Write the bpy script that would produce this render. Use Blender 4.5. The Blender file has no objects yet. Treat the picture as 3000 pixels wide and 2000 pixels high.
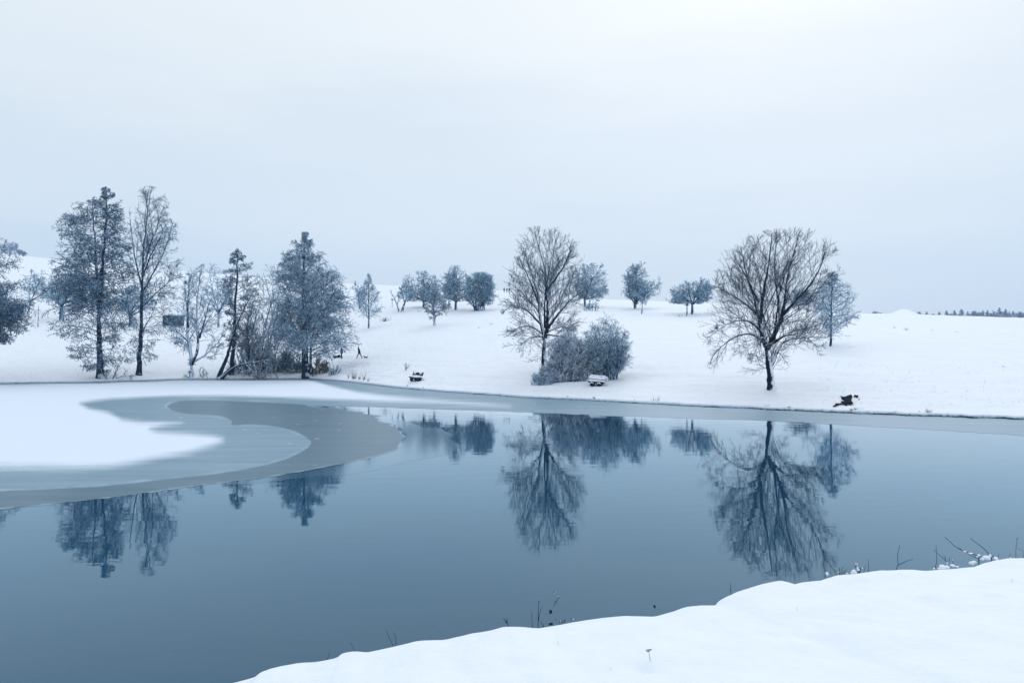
import bpy, bmesh, math, random
import numpy as np
from mathutils import Vector, Matrix, noise as mnoise
from mathutils.geometry import delaunay_2d_cdt
R = math.radians
DENOISE = True
SC = bpy.context.scene
COL = SC.collection
F, H, CX, EYE = 2170.0, 1000.0, 1500.0, 5.2      # focal length, horizon row, centre column of the photo; eye above the water

# ------------------------------------------------------------------ helpers
def tag(o, label=None, cat=None, group=None, kind=None):
    if label: o['label'] = label
    if cat: o['category'] = cat
    if group: o['group'] = group
    if kind: o['kind'] = kind
    return o

def empty(name, loc, rz=0.0):
    o = bpy.data.objects.new(name, None); COL.objects.link(o)
    o.location = loc; o.rotation_euler = (0, 0, rz); o.empty_display_size = 0.3
    return o

def link_mesh(name, me, mat=None, parent=None):
    o = bpy.data.objects.new(name, me); COL.objects.link(o)
    if mat is not None:
        me.materials.append(mat)
    if parent is not None: o.parent = parent
    return o

def np_mesh(name, V, Q, mat=None, parent=None, smooth=True):
    """mesh from numpy vertices and an array of quads (or triangles)"""
    V = np.ascontiguousarray(V, dtype=np.float32); Q = np.ascontiguousarray(Q, dtype=np.int32)
    me = bpy.data.meshes.new(name)
    n, k = Q.shape
    me.vertices.add(len(V)); me.vertices.foreach_set('co', V.ravel())
    me.loops.add(n * k); me.loops.foreach_set('vertex_index', Q.ravel())
    me.polygons.add(n)
    me.polygons.foreach_set('loop_start', np.arange(0, n * k, k, dtype=np.int32))
    me.update(calc_edges=True); me.validate()
    if smooth: me.polygons.foreach_set('use_smooth', np.ones(len(me.polygons), dtype=bool))
    return link_mesh(name, me, mat, parent)

def bm_obj(name, bm, mat=None, parent=None, smooth=False):
    bmesh.ops.recalc_face_normals(bm, faces=bm.faces[:])
    me = bpy.data.meshes.new(name); bm.to_mesh(me); bm.free()
    if smooth: me.polygons.foreach_set('use_smooth', np.ones(len(me.polygons), dtype=bool))
    return link_mesh(name, me, mat, parent)

def add_box(bm, size, loc=(0, 0, 0), rot=(0, 0, 0), bevel=0.0):
    from mathutils import Euler
    M = Matrix.Translation(loc) @ Euler(rot).to_matrix().to_4x4() @ Matrix.Diagonal((size[0], size[1], size[2], 1))
    r = bmesh.ops.create_cube(bm, size=1.0, matrix=M)
    if bevel > 0:
        es = list({e for v in r['verts'] for e in v.link_edges})
        bmesh.ops.bevel(bm, geom=es, offset=bevel, segments=2, affect='EDGES', profile=0.6)

def bm_tube(bm, pts, radii, k=6, cap=True):
    pts = [Vector(p) for p in pts]; rings = []
    for i, p in enumerate(pts):
        t = (pts[min(i + 1, len(pts) - 1)] - pts[max(i - 1, 0)]).normalized()
        a = t.cross(Vector((0.31, 0.92, 0.17)))
        if a.length < 1e-3: a = t.cross(Vector((1, 0, 0)))
        a.normalize(); b = t.cross(a)
        rings.append([bm.verts.new(p + (a * math.cos(2 * math.pi * j / k) + b * math.sin(2 * math.pi * j / k)) * radii[i]) for j in range(k)])
    for A, B in zip(rings, rings[1:]):
        for j in range(k):
            bm.faces.new((A[j], A[(j + 1) % k], B[(j + 1) % k], B[j]))
    if cap:
        bm.faces.new(rings[0][::-1]); bm.faces.new(rings[-1])

def bm_blob(bm, c, r, seed=0, amp=0.25, sub=3, freq=1.6):
    """a lumpy ball of snow, stone or shrubby ground"""
    g = bmesh.ops.create_icosphere(bm, subdivisions=sub, radius=1.0)
    for v in g['verts']:
        n = mnoise.fractal(v.co * freq + Vector((seed * 7.3, seed * 3.1, seed)), 1.0, 2.0, 3)
        q = v.co * (1 + amp * n)
        v.co = Vector((q.x * r[0] + c[0], q.y * r[1] + c[1], q.z * r[2] + c[2]))

# ------------------------------------------------------------------ materials
def new_mat(name):
    m = bpy.data.materials.new(name); m.use_nodes = True
    nt = m.node_tree; b = nt.nodes['Principled BSDF']
    return m, nt, b
def N(nt, typ, **kw):
    n = nt.nodes.new(typ)
    for k, v in kw.items(): setattr(n, k, v)
    return n
def L(nt, a, b): nt.links.new(a, b)
def noise_node(nt, scale, detail=3, rough=0.5, vec=None, stretch=None, obj=True):
    n = N(nt, 'ShaderNodeTexNoise'); n.inputs['Scale'].default_value = scale
    n.inputs['Detail'].default_value = detail; n.inputs['Roughness'].default_value = rough
    if vec is None:
        if obj: tc = N(nt, 'ShaderNodeTexCoord'); vec = tc.outputs['Object']
        else: tc = N(nt, 'ShaderNodeNewGeometry'); vec = tc.outputs['Position']
    if stretch:
        mp = N(nt, 'ShaderNodeMapping'); mp.inputs['Scale'].default_value = stretch
        L(nt, vec, mp.inputs['Vector']); vec = mp.outputs['Vector']
    L(nt, vec, n.inputs['Vector']); return n
def ramp(nt, fac, stops):
    r = N(nt, 'ShaderNodeValToRGB')
    e = r.color_ramp.elements
    while len(e) < len(stops): e.new(0.5)
    for el, (p, c) in zip(e, stops):
        el.position = p; el.color = (c[0], c[1], c[2], 1) if hasattr(c, '__len__') else (c, c, c, 1)
    L(nt, fac, r.inputs['Fac']); return r
def mth(nt, op, a, b=None, c=None, clamp=False):
    n = N(nt, 'ShaderNodeMath', operation=op); n.use_clamp = clamp
    for i, v in enumerate((a, b, c)):
        if v is None: continue
        if isinstance(v, (int, float)): n.inputs[i].default_value = v
        else: L(nt, v, n.inputs[i])
    return n.outputs[0]
def mixc(nt, fac, a, b):
    n = N(nt, 'ShaderNodeMix', data_type='RGBA')
    for sock, v in ((n.inputs['Factor'], fac), (n.inputs['A'], a), (n.inputs['B'], b)):
        if isinstance(v, (tuple, list)): sock.default_value = (v[0], v[1], v[2], 1)
        elif isinstance(v, (int, float)): sock.default_value = v
        else: L(nt, v, sock)
    return [o for o in n.outputs if o.type == 'RGBA'][0]
def mixf(nt, fac, a, b):
    n = N(nt, 'ShaderNodeMix', data_type='FLOAT')
    for sock, v in ((n.inputs['Factor'], fac), (n.inputs['A'], a), (n.inputs['B'], b)):
        if isinstance(v, (int, float)): sock.default_value = v
        else: L(nt, v, sock)
    return [o for o in n.outputs if o.type == 'VALUE'][0]
def smooth(nt, v, lo, hi, a=0.0, b=1.0):
    n = N(nt, 'ShaderNodeMapRange', interpolation_type='SMOOTHSTEP')
    n.inputs['From Min'].default_value = lo; n.inputs['From Max'].default_value = hi
    n.inputs['To Min'].default_value = a; n.inputs['To Max'].default_value = b
    L(nt, v, n.inputs['Value']); return n.outputs['Result']
def bump(nt, h, strength, dist, b):
    n = N(nt, 'ShaderNodeBump'); n.inputs['Strength'].default_value = strength; n.inputs['Distance'].default_value = dist
    L(nt, h, n.inputs['Height']); L(nt, n.outputs['Normal'], b.inputs['Normal'])

SNOW_C = (0.79, 0.862, 0.962)
def snow_mat(name, far):
    m, nt, b = new_mat(name)
    n1 = noise_node(nt, 0.35 if far else 1.3, 5, 0.55, stretch=(1, 1, 1))
    n2 = noise_node(nt, 2.3 if far else 9.0, 4, 0.6, stretch=(0.6, 1, 1))
    c = mixc(nt, smooth(nt, n1.outputs['Fac'], 0.35, 0.7), (SNOW_C[0] * .975, SNOW_C[1] * .98, SNOW_C[2] * .99), SNOW_C)
    L(nt, c, b.inputs['Base Color'])
    b.inputs['Roughness'].default_value = 0.75
    b.inputs['Specular IOR Level'].default_value = 0.2
    h = mth(nt, 'ADD', n1.outputs['Fac'], mth(nt, 'MULTIPLY', n2.outputs['Fac'], 0.35))
    bump(nt, h, 0.7 if far else 0.9, 0.30 if far else 0.06, b)
    return m
M_SNOW = snow_mat('snow', True)
M_SNOW_NEAR = snow_mat('snow_close', False)
def plain(name, col, rough=0.9, spec=0.04, nscale=None, var=0.5):
    m, nt, b = new_mat(name)
    b.inputs['Base Color'].default_value = (*col, 1); b.inputs['Roughness'].default_value = rough
    b.inputs['Specular IOR Level'].default_value = spec
    if nscale:
        n = noise_node(nt, nscale, 4, 0.6)
        L(nt, mixc(nt, n.outputs['Fac'], tuple(x * (1 - var) for x in col), tuple(x * (1 + var) for x in col)), b.inputs['Base Color'])
        bump(nt, n.outputs['Fac'], 0.5, 0.02, b)
    return m
M_LUMP = plain('snow_lump', SNOW_C, 0.75, 0.2)
M_SOIL = plain('wet_soil', (0.012, 0.016, 0.026), 0.7, 0.04, 6.0)
M_ROCK = plain('dark_stone', (0.008, 0.012, 0.024), 0.9, 0.02, 9.0, 0.6)
M_WOOD = plain('weathered_wood', (0.016, 0.018, 0.030), 0.8, 0.04, 14.0, 0.5)
M_CUT = plain('cut_log', (0.30, 0.34, 0.36), 0.8, 0.2, 14.0, 0.3)
M_HUT = plain('dark_boards', (0.014, 0.02, 0.036), 0.85, 0.04, 5.0, 0.5)
M_COAT = plain('dark_cloth', (0.010, 0.013, 0.026), 0.9, 0.04, 20.0, 0.3)
M_COAT2 = plain('navy_cloth', (0.018, 0.026, 0.055), 0.9, 0.04, 20.0, 0.3)
M_SKIN = plain('skin', (0.42, 0.30, 0.25), 0.6, 0.3)
M_FUR = plain('dark_fur', (0.02, 0.022, 0.03), 0.9, 0.04, 20.0, 0.3)
M_REED = plain('dry_reed', (0.13, 0.125, 0.11), 0.9, 0.1, 8.0, 0.5)
M_GRASS = plain('frosted_grass', (0.36, 0.45, 0.58), 0.9, 0.1, 8.0, 0.4)
M_STALK = plain('dark_stalk', (0.016, 0.020, 0.030), 0.8, 0.04, 30.0, 0.5)

def bark_mat(name, dark, lo, hi, side=0.0, namp=0.55, scale=3.0, snow=SNOW_C):
    """bark with snow lying on whatever faces up (and caught on the windward side)"""
    m, nt, b = new_mat(name)
    g = N(nt, 'ShaderNodeNewGeometry')
    dot = N(nt, 'ShaderNodeVectorMath', operation='DOT_PRODUCT')
    v = Vector((side, -0.25 * (side != 0), 1.0)).normalized()
    dot.inputs[1].default_value = v
    L(nt, g.outputs['Normal'], dot.inputs[0])
    n = noise_node(nt, scale, 3, 0.6)
    s = mth(nt, 'ADD', dot.outputs['Value'], mth(nt, 'MULTIPLY', mth(nt, 'SUBTRACT', n.outputs['Fac'], 0.5), namp * 2))
    mask = smooth(nt, s, lo, hi)
    nb = noise_node(nt, 18.0, 3, 0.6, stretch=(1, 1, 0.35))
    bark = mixc(nt, nb.outputs['Fac'], tuple(x * 0.5 for x in dark), tuple(x * 1.5 for x in dark))
    L(nt, mixc(nt, mask, bark, snow), b.inputs['Base Color'])
    b.inputs['Roughness'].default_value = 0.95; b.inputs['Specular IOR Level'].default_value = 0.03
    return m
M_BARK = bark_mat('chestnut_bark', (0.007, 0.014, 0.030), 0.20, 0.42, 0.30, 0.35)
M_TWIG = bark_mat('chestnut_twig', (0.004, 0.024, 0.068), 0.46, 0.70, 0, 0.3, 2.0, (0.68, 0.81, 0.965))
M_TWIGP = bark_mat('pale_twig', (0.005, 0.034, 0.090), 0.18, 0.50, 0, 0.4, 2.0, (0.64, 0.81, 0.96))
M_ALD = bark_mat('alder_bark', (0.007, 0.020, 0.055), 0.42, 0.62, 0.25, 0.45, 2.0)
M_ALDT = bark_mat('alder_twig', (0.002, 0.082, 0.185), 0.32, 0.58, 0, 0.75, 1.6, (0.57, 0.785, 0.960))
M_SALDT = bark_mat('snowy_alder_twig', (0.002, 0.082, 0.185), -0.02, 0.32, 0, 0.9, 1.6, (0.57, 0.785, 0.960))
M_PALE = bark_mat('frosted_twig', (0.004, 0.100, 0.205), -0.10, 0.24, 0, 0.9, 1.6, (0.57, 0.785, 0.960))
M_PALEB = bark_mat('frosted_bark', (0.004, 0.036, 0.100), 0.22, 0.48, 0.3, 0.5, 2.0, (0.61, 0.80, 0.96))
M_LADEN = bark_mat('snow_laden_bark', (0.005, 0.024, 0.065), 0.10, 0.3, 0.3, 0.4, 2.0, (0.66, 0.80, 0.965))
M_ARCH = bark_mat('arching_bark', (0.004, 0.020, 0.055), 0.24, 0.44, 0.0, 0.25, 2.0, (0.66, 0.80, 0.965))
M_BUSHT = bark_mat('bush_twig', (0.003, 0.075, 0.165), -0.34, 0.06, 0, 1.2, 2.6, (0.68, 0.81, 0.965))
M_LOOSE = bark_mat('loose_twig', (0.003, 0.074, 0.160), -0.18, 0.22, 0, 0.9, 2.0, (0.57, 0.785, 0.960))
M_DENSE = bark_mat('dense_twig', (0.004, 0.100, 0.205), -0.08, 0.26, 0, 0.9, 1.2, (0.57, 0.785, 0.960))
M_WHITE = bark_mat('snowed_twig', (0.006, 0.060, 0.150), -0.05, 0.3, 0, 0.6, 2.0, (0.61, 0.80, 0.96))
M_OLIVE = bark_mat('olive_twig', (0.070, 0.078, 0.075), 0.55, 0.8, 0, 0.25)
M_FARTREE = bark_mat('far_foliage', (0.035, 0.125, 0.290), 0.25, 0.6, 0, 0.5, 0.5)  # blue of the distant haze is put into this base colour
M_FARPALE = bark_mat('pale_far_foliage', (0.085, 0.19, 0.36), 0.1, 0.5, 0, 0.5, 0.5)  # ridge trees: paleness from haze painted into the colour

# ------------------------------------------------------------------ camera, sky, sun
cam = bpy.data.cameras.new('camera'); camo = bpy.data.objects.new('camera', cam); COL.objects.link(camo)
camo.location = (0, 0, EYE); camo.rotation_euler = (R(90), 0, 0)
cam.sensor_width = 36; cam.lens = 36 * F / 3000; cam.clip_start = 0.1; cam.clip_end = 6000
SC.camera = camo
SC.cycles.volume_bounces = 1; SC.cycles.use_denoising = DENOISE
SC.view_settings.view_transform = 'Standard'; SC.view_settings.look = 'None'
SC.view_settings.exposure = 0; SC.view_settings.gamma = 1; SC.view_settings.use_curve_mapping = False
SUN_EL, SUN_ROT = R(38), R(20)
w = bpy.data.worlds.new('World'); SC.world = w; w.use_nodes = True
nt = w.node_tree; nt.nodes.clear()
out = N(nt, 'ShaderNodeOutputWorld')
sky = N(nt, 'ShaderNodeTexSky', sky_type='NISHITA'); sky.sun_disc = False
sky.sun_elevation = SUN_EL; sky.sun_rotation = SUN_ROT; sky.air_density = 1.0; sky.dust_density = 3.0
bg1 = N(nt, 'ShaderNodeBackground'); bg1.inputs['Strength'].default_value = 0.1
L(nt, sky.outputs['Color'], bg1.inputs['Color'])
tc = N(nt, 'ShaderNodeTexCoord')
sep = N(nt, 'ShaderNodeSeparateXYZ'); L(nt, tc.outputs['Generated'], sep.inputs[0])
cl1 = noise_node(nt, 1.6, 4, 0.5, tc.outputs['Generated'], (1, 1, 4.5))
cl2 = noise_node(nt, 3.2, 4, 0.55, tc.outputs['Generated'], (0.7, 0.7, 9.0))
el = mth(nt, 'ADD', sep.outputs['Z'], mth(nt, 'MULTIPLY', mth(nt, 'SUBTRACT', cl1.outputs['Fac'], 0.5), 0.26))
el = mth(nt, 'ADD', el, mth(nt, 'MULTIPLY', mth(nt, 'SUBTRACT', cl2.outputs['Fac'], 0.5), 0.07))
el = mth(nt, 'ADD', el, mth(nt, 'MULTIPLY', sep.outputs['X'], -0.03))
cr = ramp(nt, el, [(0.0, (0.562, 0.695, 0.868)), (0.10, (0.607, 0.73, 0.886)), (0.22, (0.71, 0.815, 0.928)), (0.42, (0.86, 0.93, 0.98)), (0.62, (0.94, 0.98, 1.01)), (1.0, (0.95, 0.99, 1.02))])
cr.color_ramp.interpolation = 'EASE'
bg2 = N(nt, 'ShaderNodeBackground'); L(nt, cr.outputs['Color'], bg2.inputs['Color'])
mx = N(nt, 'ShaderNodeMixShader'); mx.inputs[0].default_value = 0.92
L(nt, bg1.outputs[0], mx.inputs[1]); L(nt, bg2.outputs[0], mx.inputs[2]); L(nt, mx.outputs[0], out.inputs[0])
sl = bpy.data.lights.new('sun', 'SUN'); sl.energy = 0.8; sl.angle = R(35); sl.color = (1.0, 0.98, 0.95)
slo = bpy.data.objects.new('sun', sl); COL.objects.link(slo)
# light travels from the sun: behind the hill to the right, high under cloud
sd = Vector((math.sin(SUN_ROT) * math.cos(SUN_EL), math.cos(SUN_ROT) * math.cos(SUN_EL), math.sin(SUN_EL)))
slo.rotation_euler = (-sd).to_track_quat('-Z', 'Y').to_euler(); slo.location = (40, 60, 80)
# ------------------------------------------------------------------ the far bank: one sheet from the waterline over the hill to the horizon
def interp(pts):
    xs = np.array([p[0] for p in pts], float); ys = np.array([p[1] for p in pts], float)
    def f(x):
        x = np.asarray(x, float)
        r = np.interp(x, xs, ys)
        r = np.where(x < xs[0], ys[0] + (x - xs[0]) * (ys[1] - ys[0]) / (xs[1] - xs[0]), r)
        return np.where(x > xs[-1], ys[-1] + (x - xs[-1]) * (ys[-1] - ys[-2]) / (xs[-1] - xs[-2]), r)
    return f
_sh = interp([(0, 1124), (230, 1120), (400, 1116), (550, 1111), (912, 1109), (1020, 1119), (1148, 1134), (1275, 1146), (1530, 1164), (1786, 1177), (2041, 1190), (2296, 1202), (2551, 1213), (2806, 1222), (3000, 1228)])
_sky = interp([(0, 742), (64, 748), (130, 756), (420, 783), (620, 801), (800, 815), (1010, 830), (1150, 836), (1450, 850), (1560, 855), (1780, 877), (2000, 884), (2100, 889), (2500, 917), (2700, 921), (3000, 931)])
def shore_y(u):
    u = np.clip(u, -0.95, 0.95); px = CX + F * u
    row = _sh(px)
    row = np.where(px < 0, 1124 + (0 - px) * 0.012, row); row = np.where(px > 3000, 1228 + (px - 3000) * 0.02, row)
    return EYE * F / (row - H)
def sky_t(u):
    u = np.clip(u, -0.95, 0.95); px = CX + F * u
    return (H - np.clip(_sky(px), 700, 950)) / F
UU = np.concatenate([np.linspace(-1.6, -0.74, 60, endpoint=False), np.linspace(-0.74, 0.74, 760), np.linspace(0.74, 1.6, 61)[1:]])
# smooth the shore and the sky line a little
EE = np.concatenate([[0.0], np.geomspace(0.06, 820, 200)])
Ds = shore_y(UU); Tt = sky_t(UU)
for _ in range(6):
    Ds[1:-1] = (Ds[:-2] + 2 * Ds[1:-1] + Ds[2:]) / 4; Tt[1:-1] = (Tt[:-2] + 2 * Tt[1:-1] + Tt[2:]) / 4
SL = np.maximum(0.123, Tt + 0.052)
Z0, PW = 0.24, 2.6
def raw_z(e, k, s): return Z0 + s * e - k * e ** PW
lo = np.full(len(UU), 1e-9); hi = np.full(len(UU), 1e-2)
eg = np.geomspace(1, 900, 300)
for _ in range(60):
    k = np.sqrt(lo * hi)
    a = (raw_z(eg[None, :], k[:, None], SL[:, None]) - EYE) / (Ds[:, None] + eg[None, :])
    big = a.max(1) > Tt
    lo = np.where(big, k, lo); hi = np.where(big, hi, k)
KK = np.sqrt(lo * hi)
a = (raw_z(eg[None, :], KK[:, None], SL[:, None]) - EYE) / (Ds[:, None] + eg[None, :])
ET = eg[a.argmax(1)]
for _ in range(10): ET[1:-1] = (ET[:-2] + 2 * ET[1:-1] + ET[2:]) / 4
def table_z():
    E = EE[None, :]; D = Ds[:, None] + E
    z = raw_z(np.minimum(E, ET[:, None]), KK[:, None], SL[:, None])
    over = np.maximum(E - ET[:, None], 0)
    line = EYE + Tt[:, None] * D
    gap = (EYE + Tt * (Ds + ET) - raw_z(ET, KK, SL))[:, None]
    z2 = line - gap - np.minimum(0.00035 * over ** 2, 0.012 * over) - 0
    return np.where(over > 0, z2, z)
ZT = table_z()
def mound(u, y):
    # the round snow-covered heap on the right skyline
    cu = (2650 - CX) / F; s = 26.0 / F
    Dm = 0  # filled below
    return np.exp(-((u - cu) / s) ** 4)
iu = np.searchsorted(UU, (2650 - CX) / F); DM = Ds[iu] + ET[iu]
def heap(x, y):
    u = x / y
    return 1.25 * np.exp(-(np.abs(u - (2650 - CX) / F) / (30.0 / F)) ** 2.6) * np.exp(-((y - DM + 2) / 9.0) ** 2)
def ground_z(x, y):
    u = x / y; e = y - np.interp(u, UU, Ds)
    i = np.clip(np.searchsorted(UU, u) - 1, 0, len(UU) - 2); fu = (u - UU[i]) / (UU[i + 1] - UU[i])
    j = np.clip(np.searchsorted(EE, e) - 1, 0, len(EE) - 2); fe = np.clip((e - EE[j]) / (EE[j + 1] - EE[j]), 0, 1)
    z = (ZT[i, j] * (1 - fe) + ZT[i, j + 1] * fe) * (1 - fu) + (ZT[i + 1, j] * (1 - fe) + ZT[i + 1, j + 1] * fe) * fu
    return float(z + heap(x, y))
def place(px, py):
    """the point of the far bank that the photo shows at (px, py)"""
    u = (px - CX) / F; t = (H - py) / F
    d0 = float(np.interp(u, UU, Ds)); prev = None
    for e in np.arange(0.2, 420, 0.25):
        y = d0 + e; g = ground_z(u * y, y) - (EYE + t * y)
        if g >= 0: break
    return Vector((u * y, y, ground_z(u * y, y)))
def W(px, py, y):
    """world point at depth y seen at (px, py)"""
    return Vector(((px - CX) / F * y, y, EYE + (H - py) / F * y))

TREE_MOUNDS = []
def vnoise(x, y, s, seed):
    return np.array([mnoise.noise((a * s + seed, b * s - seed, seed * 1.7)) for a, b in zip(x.ravel(), y.ravel())]).reshape(x.shape)
def build_field():
    E = EE[None, :]; U = UU[:, None]
    jag = np.array([0.30 * mnoise.noise((u * 90, 3.3, 0)) + 0.22 * mnoise.noise((u * 330, 1.3, 5)) + 0.5 * mnoise.noise((u * 22, 8.3, 0)) for u in UU])
    Y = Ds[:, None] + E + jag[:, None] * np.exp(-E / 3.0); X = U * Y
    Z = ZT + heap(X, Y)
    near = (np.abs(U) < 0.76) & (E < 330) & (E > 0)
    n = np.zeros_like(X); m = np.broadcast_to(near, X.shape)
    xs, ys = X[m], Y[m]
    es = np.broadcast_to(E, X.shape)[m]
    v = np.array([0.10 * mnoise.fractal((a * .22, b * .30, 1.0), 1.0, 2.0, 4) + 0.045 * mnoise.fractal((a * .9, b * 1.1, 4.0), 1.0, 2.0, 3) for a, b in zip(xs, ys)])
    # low drifts and old wheel ruts that run along the bank
    v += np.array([0.10 * mnoise.noise((a * .05 + 3, e * .55, 9.0)) for a, e in zip(xs, es)]) * np.clip(es / 4, 0, 1)
    n[m] = v * np.clip(es / 1.5, 0.12, 1)
    rut = -0.09 * np.exp(-((E - 17.2 - 0.6 * np.sin(U * 30)) / 0.35) ** 2) - 0.09 * np.exp(-((E - 18.9 - 0.6 * np.sin(U * 30)) / 0.35) ** 2)
    rut = rut - 0.10 * np.exp(-((E - 30 - 14 * U) / 0.5) ** 2) * (U < -0.2)
    Z = Z + n + rut
    for (mx_, my_, h_, r_) in TREE_MOUNDS:
        Z = Z + h_ * np.exp(-((X - mx_) ** 2 + (Y - my_) ** 2) / r_ ** 2)
    # snow lip: rounded overhang above the dark waterline
    lipz = np.array([0.17 + 0.06 * mnoise.noise((u * 60, 7.7, 2)) + 0.05 * mnoise.noise((u * 480, 2.7, 2)) for u in UU])
    Z[:, 0] = lipz
    Z[:, 1:] = np.maximum(Z[:, 1:], lipz[:, None] + 0.02)
    dark = np.clip(np.array([0.012 + 0.03 * (u > .32) + 0.06 * mnoise.noise((u * 35, 1.1, 7)) + 0.05 * mnoise.noise((u * 210, 5.1, 7)) for u in UU]), 0.006, 0.12)
    rows = []
    for dy, zz in ((0.14, -0.4), (0.14, 0.0)):
        rows.append(np.stack([UU * (Y[:, 0] + dy), Y[:, 0] + dy, np.full(len(UU), zz)], -1))
    rows.append(np.stack([UU * (Y[:, 0] + 0.10), Y[:, 0] + 0.10, dark * .7], -1)); rows.append(np.stack([UU * (Y[:, 0] + 0.05), Y[:, 0] + 0.05, dark], -1)); rows.append(np.stack([UU * (Y[:, 0] + 0.0), Y[:, 0] + 0.0, (dark + lipz) / 2], -1))
    P = np.concatenate([np.stack(rows, 1), np.stack([X, Y, Z], -1)], 1)
    nu, ne = P.shape[:2]
    idx = np.arange(nu * ne).reshape(nu, ne)
    Q = np.stack([idx[:-1, :-1], idx[1:, :-1], idx[1:, 1:], idx[:-1, 1:]], -1)
    o = np_mesh('snow_field', P.reshape(-1, 3), Q.reshape(-1, 4), M_SNOW)
    o.data.materials.append(M_SOIL)
    mi = np.zeros((nu - 1, ne - 1), np.int32); mi[:, :3] = 1
    o.data.polygons.foreach_set('material_index', mi.ravel())
    return tag(o, kind='structure')

# ------------------------------------------------------------------ the near bank the photographer stands on
EDGE_PX = [(300, 668, 2130), (545, 0, 0)]
EDGE_D = [(430, 1600), (545, 1568), (575, 1560), (600, 1553), (612, 1541), (640, 1531), (690, 1521), (730, 1519), (768, 1512), (780, 1508), (788, 1499), (815, 1494), (845, 1497), (900, 1485), (960, 1470), (1020, 1468), (1080, 1453), (1120, 1447), (1150, 1438), (1185, 1438), (1230, 1442), (1275, 1434), (1310, 1427), (1370, 1418), (1420, 1413), (1490, 1415), (1530, 1404), (1560, 1392), (1595, 1389), (1632, 1389), (1642, 1374), (1680, 1357), (1730, 1341), (1770, 1332), (1785, 1336), (1803, 1342), (1820, 1336), (1860, 1332), (1900, 1319), (1940, 1317), (1990, 1309), (2040, 1307), (2100, 1310), (2150, 1306), (2220, 1300), (2240, 1290), (2260, 1285), (2290, 1280), (2310, 1283), (2352, 1286), (2500, 1262), (2800, 1225)]
EDGE = [(a * 1.27551, b * 1.27551) for a, b in EDGE_D]
def edge_pts():
    out_ = []
    for px, py in EDGE:
        z = 0.62; y = (EYE - z) * F / (py - H)
        out_.append((math.log(1), (px - CX) / F * y, y, z))
    return out_
def build_near():
    P0 = edge_pts()
    ex = np.array([p[1] for p in P0]); ey = np.array([p[2] for p in P0]); ez = np.array([p[3] for p in P0])
    # extend to both sides out of the picture
    ex = np.concatenate([[-40, -16], ex, [60]]); ey = np.concatenate([[6.0, 8.6], ey, [24.0]]); ez = np.concatenate([[0.6, 0.6], ez, [0.62]])
    s = np.concatenate([[0], np.cumsum(np.hypot(np.diff(ex), np.diff(ey)))])
    ss = np.concatenate([np.linspace(0, s[2], 60, endpoint=False), np.linspace(s[2], s[-2], 620), np.linspace(s[-2], s[-1], 50)[1:]])
    ex, ey, ez = np.interp(ss, s, ex), np.interp(ss, s, ey), np.interp(ss, s, ez)
    for _ in range(2):
        for arr in (ex, ey): arr[1:-1] = (arr[:-2] + 2 * arr[1:-1] + arr[2:]) / 4
    tt = np.concatenate([np.linspace(0, 1.2, 30) ** 1.3, np.geomspace(1.4, 26, 60)])
    # inward direction: towards the camera side, fixed for a clean sheet
    dx, dy = 0.16, -0.987
    X = ex[:, None] + dx * tt[None, :]; Y = ey[:, None] + dy * tt[None, :]
    base = ez[:, None] + 0.195 * tt[None, :] - 0.0012 * tt[None, :] ** 2
    edge_drop = -0.22 * np.exp(-(tt[None, :] / 0.16)) 
    lump = np.array([[0.050 * mnoise.fractal((x * .9, y * .9, 2.0), 1.0, 2.0, 4) + 0.07 * mnoise.noise((x * .35, y * .45, 6.0)) for x, y in zip(rx, ry)] for rx, ry in zip(X, Y)])
    foot = np.zeros_like(X); rnd = random.Random(5)
    for i in range(46):                     # half-filled old footprints across the slope
        t = i / 46; fx = 1.5 + 9 * t + rnd.uniform(-.35, .35); fy = 8.6 + 4.6 * t + rnd.uniform(-.5, .5)
        foot -= rnd.uniform(.03, .07) * np.exp(-(((X - fx) / .20) ** 2 + ((Y - fy) / .13) ** 2))
    Z = base + edge_drop + (lump + foot) * np.clip(tt[None, :] / 0.5, 0, 1)
    short = (0.62 - EYE) / ey - ((Z - EYE) / Y)[:, tt < 2.5].max(1)
    lift = short * ey
    for _ in range(4): lift[1:-1] = (lift[:-2] + 2 * lift[1:-1] + lift[2:]) / 4
    Z = Z + lift[:, None] * np.exp(-tt[None, :] / 6.0); ez = ez + lift
    rows = [np.stack([ex + 0.02, ey - 0.30, np.full_like(ex, -0.6)], -1), np.stack([ex + 0.02, ey - 0.25, np.full_like(ex, 0.02)], -1),
            np.stack([ex, ey - 0.03, ez - 0.42], -1), np.stack([ex, ey + 0.03, ez - 0.30], -1)]
    P = np.concatenate([np.stack(rows, 1), np.stack([X, Y, Z], -1)], 1)
    nu, ne = P.shape[:2]; idx = np.arange(nu * ne).reshape(nu, ne)
    Q = np.stack([idx[:-1, :-1], idx[:-1, 1:], idx[1:, 1:], idx[1:, :-1]], -1)
    o = np_mesh('near_bank', P.reshape(-1, 3), Q.reshape(-1, 4), M_SNOW_NEAR)
    return tag(o, kind='structure')
NE = edge_pts()
def near_edge_y(px):
    return float(np.interp(px, [e[0] for e in EDGE], [p[2] for p in NE]))

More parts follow.
